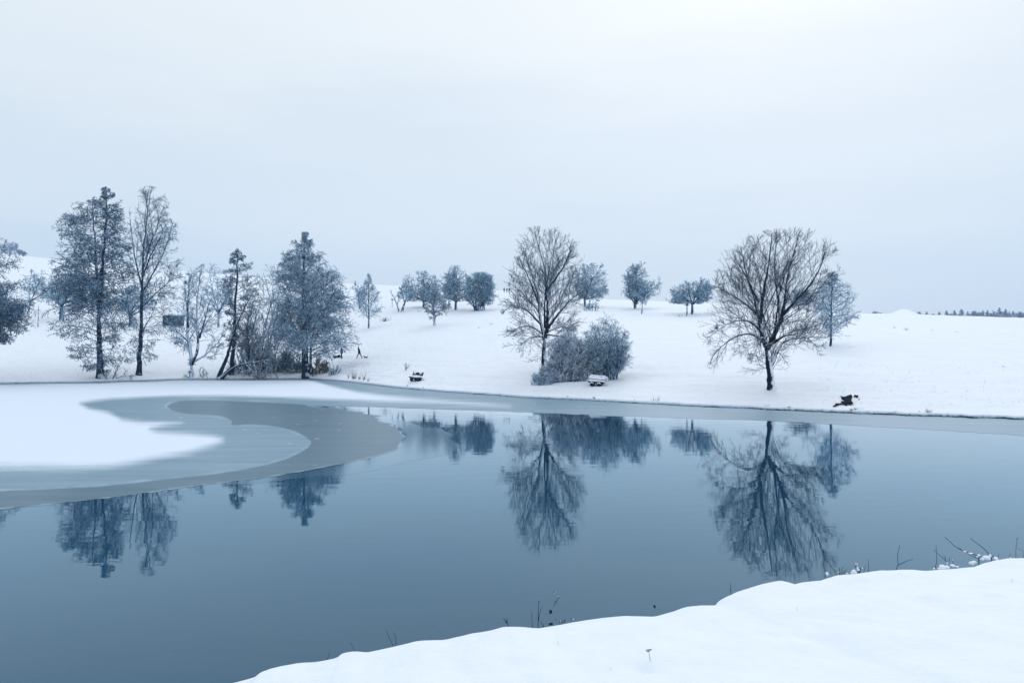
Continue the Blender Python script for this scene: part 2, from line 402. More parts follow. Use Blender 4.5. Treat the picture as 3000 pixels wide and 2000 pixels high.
# ------------------------------------------------------------------ water and ice
def water_mat(name='pond_water', rough=0.01, base=(0.009, 0.056, 0.116), bd=0.0080):
    m = bpy.data.materials.new(name); m.use_nodes = True; nt = m.node_tree; nt.nodes.clear()
    n1 = noise_node(nt, 1.0, 2, 0.5, stretch=(0.5, 1.5, 1)); n2 = noise_node(nt, 1.0, 2, 0.5, stretch=(4.0, 11.0, 1))
    nz = noise_node(nt, 0.09, 2, 0.5, stretch=(0.5, 1.4, 1))
    h = mth(nt, 'ADD', n1.outputs['Fac'], mth(nt, 'MULTIPLY', n2.outputs['Fac'], 0.10))
    h = mth(nt, 'MULTIPLY', h, smooth(nt, nz.outputs['Fac'], 0.3, 0.7, 0.35, 1.0))
    bp = N(nt, 'ShaderNodeBump'); bp.inputs['Strength'].default_value = 0.5; bp.inputs['Distance'].default_value = bd; L(nt, h, bp.inputs['Height'])
    fr = N(nt, 'ShaderNodeFresnel'); fr.inputs['IOR'].default_value = 1.333; L(nt, bp.outputs[0], fr.inputs['Normal'])
    gl = N(nt, 'ShaderNodeBsdfGlossy'); gl.inputs['Roughness'].default_value = rough; L(nt, bp.outputs[0], gl.inputs['Normal'])
    L(nt, mixc(nt, smooth(nt, fr.outputs[0], 0.25, 0.72), (0.68, 0.885, 1.0), (0.95, 0.985, 1.0)), gl.inputs['Color'])
    df = N(nt, 'ShaderNodeBsdfDiffuse'); df.inputs['Color'].default_value = (*base, 1)
    mx = N(nt, 'ShaderNodeMixShader'); L(nt, mth(nt, 'MULTIPLY', fr.outputs[0], 1.42, clamp=True), mx.inputs[0]); L(nt, df.outputs[0], mx.inputs[1]); L(nt, gl.outputs[0], mx.inputs[2])
    o_ = N(nt, 'ShaderNodeOutputMaterial'); L(nt, mx.outputs[0], o_.inputs['Surface'])
    return m
M_WATER = water_mat()
def ice_mat(name, thin):
    m, nt, b = new_mat(name)
    if thin:
        b.inputs['Base Color'].default_value = (0.05, 0.105, 0.155, 1); b.inputs['Roughness'].default_value = 0.11
        b.inputs['IOR'].default_value = 1.31
        n = noise_node(nt, 1.5, 3, 0.5, stretch=(1, 2, 1)); bump(nt, n.outputs['Fac'], 0.3, 0.01, b)
        return m
    at = N(nt, 'ShaderNodeAttribute'); at.attribute_name = 'cover'       # r: snow, g: dark new ice, b: pressed rim of slush
    sep = N(nt, 'ShaderNodeSeparateColor'); L(nt, at.outputs['Color'], sep.inputs[0])
    nA = noise_node(nt, 1.0, 4, 0.6, stretch=(0.25, 0.9, 1)); nB = noise_node(nt, 6.0, 3, 0.6, stretch=(0.6, 1.6, 1))
    nC = noise_node(nt, 1.0, 5, 0.65, stretch=(0.12, 1.2, 1))
    nn = mth(nt, 'ADD', mth(nt, 'MULTIPLY', mth(nt, 'SUBTRACT', nA.outputs['Fac'], .5), .34), mth(nt, 'MULTIPLY', mth(nt, 'SUBTRACT', nB.outputs['Fac'], .5), .22))
    ns = mth(nt, 'ADD', nn, mth(nt, 'MULTIPLY', mth(nt, 'SUBTRACT', nC.outputs['Fac'], .5), .5))
    s = smooth(nt, mth(nt, 'ADD', sep.outputs[0], ns), 0.2, 0.9)
    d = smooth(nt, mth(nt, 'ADD', sep.outputs[1], mth(nt, 'MULTIPLY', nn, .3)), 0.4, 0.6)
    c = mixc(nt, smooth(nt, nC.outputs['Fac'], .3, .7), (0.150, 0.266, 0.370), (0.215, 0.342, 0.448))
    cd = mixc(nt, smooth(nt, nC.outputs['Fac'], .3, .7), (0.066, 0.142, 0.210), (0.092, 0.180, 0.255))
    c = mixc(nt, d, c, cd)
    c = mixc(nt, mth(nt, 'MULTIPLY', smooth(nt, mth(nt, 'ADD', sep.outputs[2], mth(nt, 'MULTIPLY', nn, .8)), .25, .8), .6), c, (0.33, 0.48, 0.59))
    vor = N(nt, 'ShaderNodeTexVoronoi'); vor.inputs['Scale'].default_value = 0.55
    g = N(nt, 'ShaderNodeTexCoord'); mp = N(nt, 'ShaderNodeMapping'); mp.inputs['Scale'].default_value = (1, 1.6, 1); L(nt, g.outputs['Object'], mp.inputs['Vector']); L(nt, mp.outputs[0], vor.inputs['Vector'])
    spk = smooth(nt, vor.outputs['Distance'], 0.05, 0.10, 1.0, 0.0)
    spk = mth(nt, 'MULTIPLY', spk, smooth(nt, nA.outputs['Fac'], 0.46, 0.54))
    c = mixc(nt, spk, c, (0.6, 0.72, 0.8))
    L(nt, mixc(nt, s, c, (0.70, 0.80, 0.935)), b.inputs['Base Color'])
    L(nt, mixf(nt, s, mixf(nt, d, 0.42, 0.36), 0.8), b.inputs['Roughness'])
    L(nt, mixf(nt, s, 0.22, 0.1), b.inputs['Specular IOR Level'])
    bump(nt, nB.outputs['Fac'], 0.25, 0.01, b)
    return m
def z1(px, py, ox, oy, s): return (ox + px * s, oy + py * s)
A1 = lambda p: (p[0] * .55272, 1050 + p[1] * .55272)         # rows noted in an enlarged view of the ice
A2 = lambda p: (1200 + p[0] * .76531, 1100 + p[1] * .76531)
OUT_LOW = [(-700, 830), (-300, 812), (0, 797), (230, 775), (480, 748), (700, 722), (1000, 680), (1200, 655), (1400, 630), (1600, 598), (1800, 560), (1950, 530), (2060, 499), (2095, 488), (2112, 462), (2150, 410), (2122, 388), (2118, 370), (2085, 350), (2040, 335), (2015, 330), (1985, 330), (2022, 312), (1975, 296), (1950, 290), (1870, 280), (1800, 265), (1715, 256), (1625, 249)]
OUT_UP = [(0, 125), (200, 131), (450, 140), (800, 155), (1100, 165), (1370, 172), (1700, 190), (2000, 207), (2352, 230), (2700, 255), (3100, 285)]
S_RIDGE = [(1625, 246), (1500, 237), (1250, 226), (1060, 219), (960, 224), (905, 238), (884, 252), (905, 270), (950, 285), (1000, 294), (1100, 298), (1160, 303), (1205, 314), (1232, 332), (1222, 348), (1240, 354), (1290, 348), (1350, 348), (1430, 354), (1500, 366), (1570, 386), (1615, 410), (1650, 440), (1640, 465), (1600, 495), (1520, 532), (1440, 556), (1350, 576), (1250, 595), (1150, 611), (900, 637), (700, 660), (500, 680), (250, 692), (0, 702), (-700, 735)]
SNOW_MAIN = [(-900, 40), (300, 60), (900, 70), (1400, 85), (1640, 108), (1740, 140), (1900, 175), (2100, 200), (2250, 211), (2352, 218), (2590, 240), (2700, 252), (2540, 246), (2352, 238), (2000, 229), (1600, 211), (1200, 198), (900, 199), (600, 213), (500, 224), (425, 236), (470, 262), (580, 284), (610, 300), (650, 322), (740, 333), (860, 336), (965, 341), (880, 352), (800, 370), (840, 384), (920, 391), (1010, 395), (1130, 405), (1180, 420), (1175, 440), (1130, 462), (1000, 500), (800, 537), (700, 558), (600, 573), (450, 580), (300, 582), (0, 578), (-900, 590)]
def seg_dist(P, poly, closed):
    best = np.full(len(P), 1e9); Q = np.array(poly, float)
    n = len(Q)
    for i in range(n if closed else n - 1):
        a, b = Q[i], Q[(i + 1) % n]; ab = b - a
        t = np.clip(((P - a) @ ab) / (ab @ ab), 0, 1)
        best = np.minimum(best, np.hypot(*(P - a - t[:, None] * ab).T))
    return best
def inside(P, poly):
    Q = np.array(poly, float); r = np.zeros(len(P), bool)
    j = len(Q) - 1
    for i in range(len(Q)):
        c = ((Q[i, 1] > P[:, 1]) != (Q[j, 1] > P[:, 1])) & (P[:, 0] < (Q[j, 0] - Q[i, 0]) * (P[:, 1] - Q[i, 1]) / (Q[j, 1] - Q[i, 1] + 1e-12) + Q[i, 0])
        r ^= c; j = i
    return r
def subdiv(poly, step, jitter=0.0, seed=1, closed=True):
    res = []; rnd = random.Random(seed); n = len(poly)
    for i in range(n if closed else n - 1):
        a, b = poly[i], poly[(i + 1) % n]; m = max(1, int(math.hypot(b[0] - a[0], b[1] - a[1]) / step))
        for k_ in range(m):
            t = k_ / m; res.append((a[0] + (b[0] - a[0]) * t, a[1] + (b[1] - a[1]) * t + (jitter * mnoise.noise(((a[0] + (b[0] - a[0]) * t) * .03, (a[1] + (b[1] - a[1]) * t) * .05, seed)) if jitter else 0)))
    return res
def sheet(name, poly, z, mat, step):
    """a flat sheet of ice with this outline (rows and columns of the photo are carried onto the water plane)"""
    bnd = subdiv(poly, step, 2.0)
    xs = [p[0] for p in bnd]; ys = [p[1] for p in bnd]
    gx, gy = np.meshgrid(np.arange(min(xs), max(xs), step), np.arange(min(ys), max(ys), step * 0.5))
    G = np.stack([gx.ravel(), gy.ravel()], 1)
    ok = inside(G, bnd); G = G[ok]; G = G[seg_dist(G, bnd, True) > step * 0.3]
    vs = [Vector(p) for p in bnd] + [Vector(p) for p in G]
    n = len(bnd)
    V, E_, Fc, *_ = delaunay_2d_cdt(vs, [(i, (i + 1) % n) for i in range(n)], [], 1, 1e-4)
    P2 = np.array([(v[0], v[1]) for v in V])
    y = (EYE - z) * F / (P2[:, 1] - H)
    P = np.stack([(P2[:, 0] - CX) / F * y, y, np.full(len(y), z)], 1)
    T = np.array([f[:] for f in Fc if len(f) == 3])
    # face up
    a, b, c = P[T[:, 0]], P[T[:, 1]], P[T[:, 2]]
    fl = np.cross(b - a, c - a)[:, 2] < 0; T[fl] = T[fl][:, ::-1]
    o = np_mesh(name, P, T, mat, smooth=False)
    return o, P2
def sstep(x, a, b):
    t = np.clip((x - a) / (b - a), 0, 1); return t * t * (3 - 2 * t)
def build_water():
    bm = bmesh.new()
    vs = [bm.verts.new(p) for p in ((-420, -30, 0), (420, -30, 0), (420, 170, 0), (-420, 170, 0))]; bm.faces.new(vs)
    tag(bm_obj('water', bm, M_WATER), kind='structure')
    # old ice: from behind the waterline of the far bank out to its ragged edge
    low = [A1(p) for p in OUT_LOW]
    up = [A2(p) for p in OUT_UP]
    px_end = up[-1][0]
    backx = np.arange(px_end, -400, -60.0)
    back = [(float(x), float(_sh(x)) - 6.0) for x in backx]
    low = [p for p in low]
    tip = [(1155, 1320), (1169, 1310), (1163, 1303), (1179, 1294), (1172, 1288), (1190, 1277), (1176, 1270), (1181, 1262), (1160, 1257), (1168, 1251), (1140, 1246), (1147, 1240), (1120, 1237), (1098, 1233), (1112, 1227), (1094, 1222), (1118, 1218), (1088, 1213), (1060, 1211), (1070, 1206), (1030, 1203), (995, 1198), (948, 1192), (898, 1187)]
    low = [p for p in low if not (p[0] > 880 and p[1] < 1325)] + tip
    poly = low + [(905, 1188)] + [A1((1800, 252)), A1((2000, 257))] + up + back
    o, P2 = sheet('ice', poly, 0.005, ice_mat('pond_ice', False), 9)
    sn = [A1(p) for p in SNOW_MAIN]
    d = seg_dist(P2, sn, True); ins = inside(P2, sn)
    soft = np.interp(P2[:, 1], [1110, 1170, 1250, 1380], [6, 11, 17, 30]) * np.interp(P2[:, 0], [0, 500, 1100, 1500], [1.2, 1.0, 1.3, 2.0])
    s = np.clip(0.5 + np.where(ins, d, -d) / soft * 0.5, 0, 1)
    # a strip of bare ice along the far shore
    s *= sstep(P2[:, 1] - _sh(P2[:, 0]), 1.0, 5.0)
    rd = [A1(p) for p in S_RIDGE]
    dark_poly = rd + [A1((-700, 900))] + [A1(p) for p in OUT_LOW] 
    dk_in = inside(P2, rd + [A1((-700, 830))] + [A1(p) for p in OUT_LOW[1:]])
    dr = seg_dist(P2, rd, False)
    dk = np.clip(0.5 + np.where(dk_in, dr, -dr) / 13.0, 0, 1)
    outer = seg_dist(P2, [A1(p) for p in OUT_LOW[:17]], False)
    rim = np.maximum(np.exp(-((dr + np.where(dk_in, 4, -4)) / 5.5) ** 2) * 0.62, np.exp(-(outer / 4.0) ** 2) * 0.8)
    rim = rim * np.array([np.clip(.75 + 1.1 * mnoise.noise((q[0] * .018, q[1] * .04, 3)), .1, 1.3) for q in P2])
    rim = np.where((P2[:, 0] > 800) & (P2[:, 1] < 1190), rim * 0.2, rim)
    me = o.data; ca = me.color_attributes.new('cover', 'FLOAT_COLOR', 'POINT')
    ca.data.foreach_set('color', np.stack([s, dk, rim, np.ones(len(s))], 1).astype(np.float32).ravel())
    tag(o, kind='structure')
    # a skin of new ice just outside the old edge
    film = [A1(p) for p in [(1180, 664), (1400, 636), (1600, 604), (1800, 566), (1950, 536), (2097, 493), (2116, 466), (2156, 410), (2126, 366), (2046, 330), (2090, 318), (2150, 330), (2210, 352)]]
    film += [(1240, 1250), (1290, 1256), (1333, 1272), (1318, 1284), (1347, 1303), (1318, 1330), (1260, 1341), (1190, 1352), (1130, 1370), (1060, 1384), (985, 1392), (900, 1398), (800, 1408), (730, 1418)]
    o2, _ = sheet('thin_ice', film, 0.0025, water_mat('thin_ice', 0.085, (0.035, 0.090, 0.150), 0.003), 12)
    tag(o2, kind='structure')

def build_haze():
    m = bpy.data.materials.new('haze'); m.use_nodes = True; nt = m.node_tree; nt.nodes.clear()
    o_ = N(nt, 'ShaderNodeOutputMaterial'); v = N(nt, 'ShaderNodeVolumePrincipled')
    v.inputs['Color'].default_value = (0.66, 0.84, 1.0, 1); v.inputs['Density'].default_value = HAZE
    L(nt, v.outputs[0], o_.inputs['Volume'])
    bm = bmesh.new(); add_box(bm, (3000, 1010, HAZE_TOP + 3), (0, 445, (HAZE_TOP - 3) / 2))
    tag(bm_obj('haze', bm, m), kind='stuff')
HAZE = 0.00028; HAZE_TOP = 112
# ------------------------------------------------------------------ trees: branches grown level by level inside an outline
def norm(v): return v / np.maximum(np.linalg.norm(v, axis=-1, keepdims=True), 1e-9)
def tubes(P, Rr, k, rng):
    """P [n, m, 3] centre lines, Rr [n, m] radii -> vertices and quads"""
    n, m = P.shape[:2]
    T = np.empty_like(P); T[:, 1:-1] = P[:, 2:] - P[:, :-2]; T[:, 0] = P[:, 1] - P[:, 0]; T[:, -1] = P[:, -1] - P[:, -2]
    T = norm(T); t0 = norm(P[:, -1] - P[:, 0])
    ref = np.tile(np.array([0.13, 0.97, 0.21]), (n, 1)); bad = np.abs((ref * t0).sum(-1)) > 0.9; ref[bad] = (0.97, 0.1, 0.2)
    A = norm(np.cross(T, ref[:, None, :])); B = np.cross(T, A)
    ph = rng.uniform(0, 6.28, n)[:, None, None] + np.arange(k)[None, None, :] * 2 * math.pi / k
    V = P[:, :, None, :] + Rr[:, :, None, None] * (A[:, :, None, :] * np.cos(ph)[..., None] + B[:, :, None, :] * np.sin(ph)[..., None])
    idx = np.arange(n * m * k).reshape(n, m, k)
    nx = np.roll(idx, -1, axis=2)
    Q = np.stack([idx[:, :-1], nx[:, :-1], nx[:, 1:], idx[:, 1:]], -1)
    return V.reshape(-1, 3), Q.reshape(-1, 4)
def merge(parts):
    Vs, Qs, o = [], [], 0
    for V, Q in parts:
        Vs.append(V); Qs.append(Q + o); o += len(V)
    return np.concatenate(Vs), np.concatenate(Qs)
def resample(pts, m):
    pts = np.array(pts, float); d = np.concatenate([[0], np.cumsum(np.linalg.norm(np.diff(pts, axis=0), axis=1))])
    t = np.linspace(0, d[-1], m)
    r = np.stack([np.interp(t, d, pts[:, i]) for i in range(3)], 1)
    for _ in range(2): r[1:-1] = (r[:-2] + 2 * r[1:-1] + r[2:]) / 4
    return r

class Env:
    """the outline of a crown: half widths to left and right at each height, in metres from the base"""
    def __init__(self, prof, depth=0.9):
        prof = sorted(prof); self.z = np.array([p[0] for p in prof]); self.l = np.array([p[1] for p in prof]); self.r = np.array([p[2] for p in prof])
        self.depth = depth
    def f(self, P, soft):
        z = P[..., 2]
        l = np.interp(z, self.z, self.l); r = np.interp(z, self.z, self.r)
        c = (l + r) / 2; w_ = np.maximum((r - l) / 2, 0.02) * soft
        inside_ = ((P[..., 0] - c) / w_) ** 2 + (P[..., 1] / (w_ * self.depth)) ** 2 < 1
        return inside_ & (z > self.z[0] - 0.01) & (z < self.z[-1])
    def reach(self, P0, D, Lmax, soft, droop):
        n = len(P0); s = np.linspace(0.06, 1, 16)
        Q = P0[:, None] + D[:, None] * (Lmax[:, None] * s[None, :])[..., None]
        Q[..., 2] += droop * (Lmax[:, None] * s[None, :] ** 2) * 0.5
        ok = self.f(Q, soft[:, None])
        first = np.where(ok.all(1), 16, ok.argmin(1))
        return Lmax * np.maximum(first, 0.8) / 16

def grow(rng, par, count, t0, t1, ang, angsd, ratio, env, seg, trop, wig, up=0.0, flat=0.0, lmin=0.15, lmax=99, soft=(0.75, 1.14), tap=0.65, rk=0.02, rmin=0.02, rmax_f=0.7, rad=0.0, radz=0.0):
    """children of every branch of par = (P [n,m,3], R [n,m])"""
    P, Rr = par; n, m = P.shape[:2]
    Lp = np.linalg.norm(np.diff(P, axis=1), axis=-1).sum(1)
    cnt = np.maximum(1, np.round(count * rng.uniform(0.7, 1.3, n) * (1 if np.isscalar(count) else 1))).astype(int)
    own = np.repeat(np.arange(n), cnt); N_ = len(own)
    order = np.concatenate([np.arange(c) for c in cnt])
    t = t0 + (t1 - t0) * ((order + rng.uniform(0, 1, N_)) / cnt[own])
    x = t * (m - 1); i = np.minimum(x.astype(int), m - 2); f = (x - i)[:, None]
    p0 = P[own, i] * (1 - f) + P[own, i + 1] * f
    r0 = Rr[own, i] * (1 - f[:, 0]) + Rr[own, i + 1] * f[:, 0]
    T = norm(P[own, i + 1] - P[own, i])
    az = order * 2.39996 + rng.uniform(0, 6.28, n)[own] + rng.normal(0, 0.5, N_)
    a = norm(np.cross(T, np.array([0.2, 0.93, 0.31]) + rng.normal(0, .05, (N_, 3)))); b = np.cross(T, a)
    perp = a * np.cos(az)[:, None] + b * np.sin(az)[:, None]
    perp[:, 2] += up; 
    if flat: perp[:, 2] *= (1 - flat)
    perp = perp - T * (perp * T).sum(-1, keepdims=True); perp = norm(perp)
    an = np.radians(rng.normal(ang, angsd, N_))
    D = norm(T * np.cos(an)[:, None] + perp * np.sin(an)[:, None])
    if rad:
        D = norm(D + rad * norm(p0 - np.array([0, 0, radz])))
    Lc = np.clip(Lp[own] * ratio * (1 - tap * (t - t0) / max(1e-6, t1 - t0)) * rng.uniform(0.65, 1.25, N_), lmin, lmax)
    if env is not None:
        sf = rng.uniform(soft[0], soft[1], N_); Lc = env.reach(p0, D, Lc, sf, trop)
        stub = Lc < lmin * 0.6
        keep = ~stub | (rng.uniform(0, 1, N_) < 0.45)
        keep &= env.f(p0, np.full(N_, 1.25))
        if not keep.any(): keep[0] = True
        p0, D, Lc, r0, sf = p0[keep], D[keep], np.maximum(Lc[keep], lmin * .5), r0[keep], sf[keep]; N_ = len(p0)
    rc = np.clip(rk * Lc, rmin, np.maximum(r0 * rmax_f, rmin))
    Pn, Rn = path(rng, p0, D, Lc, rc, seg, trop, wig, rmin)
    if env is not None:
        ok = env.f(Pn, (sf + 0.1)[:, None])
        first = np.where(ok[:, 1:].all(1), seg, np.maximum(ok[:, 1:].argmin(1), 0.6))
        Pn = Pn[:, :1] + (Pn - Pn[:, :1]) * (first / seg)[:, None, None]
    return Pn, Rn
def path(rng, p0, D, Lc, rc, seg, trop, wig, rmin):
    N_ = len(p0); m = seg + 1
    P = np.empty((N_, m, 3)); P[:, 0] = p0; d = D.copy(); st = (Lc / seg)[:, None]
    for j in range(1, m):
        d = norm(d + rng.normal(0, wig, (N_, 3)) + np.array([0, 0, trop / seg]))
        P[:, j] = P[:, j - 1] + d * st
    s = np.linspace(0, 1, m)[None, :]
    Rr = np.maximum(rc[:, None] * (1 - 0.8 * s), rmin * (1 - 0.45 * s))
    return P, Rr

GROUND_SINK = 0.25; LIMB = 0.66
def tree(name, label, cat, base, limbs, prof, levels, mats, seed, group=None, depth=0.9, D=None, env_abs=True, trunk_k=8, crown_kind=None, auto=None, sink=GROUND_SINK, wide=0.0, bold=1.0):
    """base: (px, py) on the far bank or a point; limbs: [(r0, r1, [(px, py, dy)...])] in photo pixels, radii in px;
    prof: [(py, px_left, px_right)] outline of the crown; levels: dicts for grow()"""
    rng = np.random.default_rng(seed)
    B = place(*base) if not isinstance(base, Vector) else base
    y = B.y; s = y / F
    loc = lambda px, py, dy=0.0: np.array([(px - CX) * (y + 0) / F - B.x, dy, EYE + (H - py) / F * y - B.z])
    prof = [(p[0], p[1] - wide * 0.5, p[2] + wide * 0.5) for p in prof]
    env = Env([(EYE + (H - p[0]) / F * y - B.z, (p[1] - CX) * s - B.x, (p[2] - CX) * s - B.x) for p in prof], depth)
    root = empty(name, B); tag(root, label, cat, group)
    tp, main = [], []
    for li, (r0, r1, pts) in enumerate(limbs):
        taper = 0.9 if li == 0 else 1.5
        r0 = r0 * LIMB * bold if r0 > 2.5 else r0; r1 = min(r1, r0 * .5)
        if li == 0: r0 *= 1.22; r1 = r1 * LIMB * 1.15 if r1 > 2.5 else r1
        pl = [loc(*p) for p in pts]
        if pl[0][2] < 0.6: pl[0][2] = -sink
        m = 16
        Q = resample(pl, m)
        if li > 0:                                          # limbs stop short of the outline; the twigs fill the rest
            out_ = ~env.f(Q, np.full(m, 1.0)) & (np.arange(m) > 5)
            if out_.any(): Q = resample(Q[:max(6, int(out_.argmax()))], m)
        Q[1:-1] += rng.normal(0, 0.012 * np.linalg.norm(Q[-1] - Q[0]) ** 0.5, (m - 2, 3)) * [1, 1, .3]
        rr = np.linspace(1, 0, m) ** taper * (r0 - r1) * s + r1 * s
        if pl[0][2] < 0.1 and r0 > 3: rr = rr * (1 + 0.45 * np.exp(-np.linspace(0, 1, m) * 14))
        tp.append(tubes(Q[None], rr[None], trunk_k, rng)); main.append((Q, rr))
    if auto: 
        ap, ar = auto(rng, env, s)
        for q, r_ in zip(ap, ar):
            in_ = env.f(q, np.full(len(q), 1.05))
            if in_.any():
                last = len(q) - 1 - int(in_[::-1].argmax())
                if 3 < last < len(q) - 1: q = resample(q[:last + 1], len(q))
            tp.append(tubes(q[None], r_[None], trunk_k, rng)); main.append((q, r_))
    par = (np.stack([q for q, _ in main]), np.stack([r_ for _, r_ in main]))
    V, Q = merge(tp)
    np_mesh('trunk', V, Q, mats[0], root)
    crown = []; gen = [par]
    for lv in levels:
        lv = dict(lv); src = lv.pop('src', -1); k = lv.pop('k', 3); idx = lv.pop('only', None)
        pr = gen[src]
        if idx is not None: pr = (pr[0][idx], pr[1][idx])
        if 'rmin_px' in lv: lv['rmin'] = lv.pop('rmin_px') * s
        g = grow(rng, pr, env=env, **lv) if 'env' not in lv else grow(rng, pr, **lv)
        gen.append(g); crown.append(tubes(g[0], g[1], k, rng))
    V, Q = merge(crown)
    np_mesh('crown', V, Q, mats[1], root)
    return root
STAT = {}

def chestnut_levels(dens=1.0, rz=3.0):
    return [dict(count=13 * dens, t0=0.10, t1=1.0, ang=50, angsd=13, ratio=0.62, seg=9, trop=0.05, wig=0.085, up=0.0, k=4, rk=0.0075, tap=0.5, rmin_px=0.7, lmin=0.5, rad=0.30, radz=rz, soft=(0.8, 1.08)),
            dict(count=8.5 * dens, t0=0.12, t1=1.0, ang=46, angsd=13, ratio=0.50, seg=6, trop=0.05, wig=0.11, k=3, rk=0.008, tap=0.45, rmin_px=0.48, lmin=0.4, lmax=2.8, rad=0.30, radz=rz, soft=(0.82, 1.12)),
            dict(count=4.2 * dens, t0=0.2, t1=1.0, ang=42, angsd=13, ratio=0.5, seg=4, trop=0.35, wig=0.12, k=3, rk=0.009, tap=0.4, rmin_px=0.36, lmin=0.3, lmax=1.1, rad=0.2, radz=rz, soft=(0.85, 1.18))]
def build_hero_trees():
    g = 'large bare trees on the open bank'
    T1 = tree('deciduous_tree', 'big bare spreading tree with a dark forked trunk alone on the right bank', 'tree', (2262, 1143),
        [(15, 12, [(2262, 1141, 0), (2256, 1085, 0), (2247, 1036, 0), (2244, 1008, 0)]),
         (11, 1.6, [(2245, 1016, 0), (2232, 965, .2), (2226, 900, .5), (2212, 850, .9), (2196, 780, 1.2), (2186, 715, 1.4)]),
         (8, 1.4, [(2231, 945, .3), (2226, 880, -.6), (2232, 815, -1.0), (2243, 745, -1.2), (2246, 690, -1.3)]),
         (11, 1.6, [(2247, 1022, 0), (2268, 972, -.2), (2288, 930, -.4), (2296, 865, -.5), (2302, 810, -.4), (2320, 745, -.3), (2340, 690, -.2)]),
         (9, 1.4, [(2283, 940, -.3), (2288, 870, .6), (2287, 800, 1.3), (2290, 735, 1.6), (2300, 695, 1.8)]),
         (6.5, 1.2, [(2290, 922, -.4), (2308, 885, -1.6), (2334, 848, -2.4), (2358, 806, -3.0), (2370, 752, -3.2)]),
         (9, 1.2, [(2255, 1088, 0), (2274, 1040, .3), (2292, 1003, .5), (2330, 990, .6), (2390, 986, .7), (2435, 990, .8)]),
         (7, 1.2, [(2254, 1080, .1), (2278, 1024, 1.0), (2318, 978, 2.0), (2372, 965, 2.6), (2425, 950, 2.8)]),
         (7, 1.1, [(2236, 985, 0), (2205, 950, -.8), (2160, 935, -1.6), (2105, 950, -2.2), (2050, 990, -2.4)]),
         (6.5, 1.1, [(2238, 1000, .2), (2215, 970, 1.2), (2170, 985, 2.0), (2130, 1020, 2.5), (2100, 1070, 2.8)]),
         (7, 1.2, [(2228, 925, .3), (2190, 880, 1.2), (2150, 850, 2.0), (2115, 830, 2.6)]),
         (6, 1.1, [(2224, 880, .3), (2180, 830, -1.4), (2148, 790, -2.2), (2118, 760, -2.6)]),
         (7, 1.1, [(2287, 935, -.4), (2330, 900, 1.4), (2385, 880, 2.2), (2440, 880, 2.6)]),
         (6, 1.1, [(2262, 1000, -.4), (2250, 940, -2.0), (2240, 880, -3.2), (2250, 820, -3.8)]),
         (6, 1.1, [(2262, 1000, .4), (2265, 930, 2.4), (2275, 850, 3.8), (2270, 780, 4.2)]),
         (6, 1.1, [(2250, 1010, -.4), (2275, 980, -2.4), (2310, 985, -3.8), (2335, 1015, -4.4)]),
         (5, 1.0, [(2240, 1005, -.3), (2205, 985, -2.4), (2180, 1010, -3.4), (2165, 1045, -3.8)])],
        [(668, 2290, 2352), (690, 2178, 2400), (740, 2118, 2452), (800, 2100, 2466), (880, 2084, 2460), (950, 2050, 2455), (1000, 2034, 2440), (1050, 2070, 2405), (1085, 2080, 2330), (1100, 2110, 2200)],
        chestnut_levels(1.1), (M_BARK, M_TWIG), 11, g, wide=30, bold=1.06)
    T2 = tree('deciduous_tree', 'tall bare round-crowned tree rising from the big snowy bush beside a bench', 'tree', (1594, 1094),
        [(12, 9, [(1594, 1096, 0), (1593, 1050, 0), (1595, 1005, 0), (1594, 980, 0)]),
         (9, 1.4, [(1594, 990, 0), (1586, 945, .2), (1581, 905, .4), (1577, 860, .6), (1560, 800, .8), (1540, 740, 1.0)]),
         (9.5, 1.4, [(1596, 990, 0), (1605, 950, -.2), (1607, 905, -.3), (1602, 850, -.4), (1597, 790, -.4), (1580, 730, -.4), (1570, 690, -.3)]),
         (7, 1.2, [(1604, 895, -.3), (1616, 840, .6), (1620, 780, 1.0), (1623, 720, 1.2), (1635, 690, 1.3)]),
         (7, 1.2, [(1606, 960, -.2), (1630, 925, -.8), (1662, 885, -1.4), (1705, 852, -1.8)]),
         (6, 1.1, [(1604, 940, 0), (1640, 890, 1.4), (1665, 830, 2.2), (1680, 770, 2.8)]),
         (6, 1.1, [(1602, 850, -.4), (1640, 800, -1.8), (1665, 750, -2.4), (1680, 720, -2.8)]),
         (6, 1.1, [(1582, 915, .4), (1545, 870, 1.4), (1510, 835, 2.0), (1485, 820, 2.4)]),
         (6, 1.1, [(1586, 950, .2), (1540, 905, -1.2), (1500, 895, -2.0), (1470, 920, -2.4)]),
         (5.5, 1.0, [(1588, 975, 0), (1550, 950, 1.6), (1510, 960, 2.6), (1470, 1000, 3.0)]),
         (5.5, 1.0, [(1590, 985, 0), (1555, 985, -1.8), (1520, 1010, -2.8), (1490, 1050, -3.2)]),
         (5.5, 1.0, [(1580, 890, .4), (1550, 820, -1.6), (1520, 760, -2.4), (1510, 735, -2.7)]),
         (5, 1.0, [(1596, 960, -.4), (1590, 890, -2.4), (1600, 820, -3.6), (1610, 760, -4.2)]),
         (5, 1.0, [(1598, 960, .4), (1610, 890, 2.6), (1600, 810, 4.0), (1590, 740, 4.4)]),
         (5, 1.0, [(1604, 970, 0), (1645, 955, 1.5), (1680, 960, 2.2), (1700, 985, 2.6)]),
         (5, 1.0, [(1602, 980, -.2), (1640, 985, -2.0), (1670, 1000, -3.0)])],
        [(664, 1548, 1630), (700, 1515, 1680), (740, 1503, 1705), (790, 1482, 1712), (850, 1472, 1718), (900, 1463, 1712), (950, 1457, 1708), (1000, 1460, 1695), (1040, 1475, 1640), (1062, 1488, 1560)],
        chestnut_levels(1.05, 4.0), (M_BARK, M_TWIGP), 23, g, wide=24)

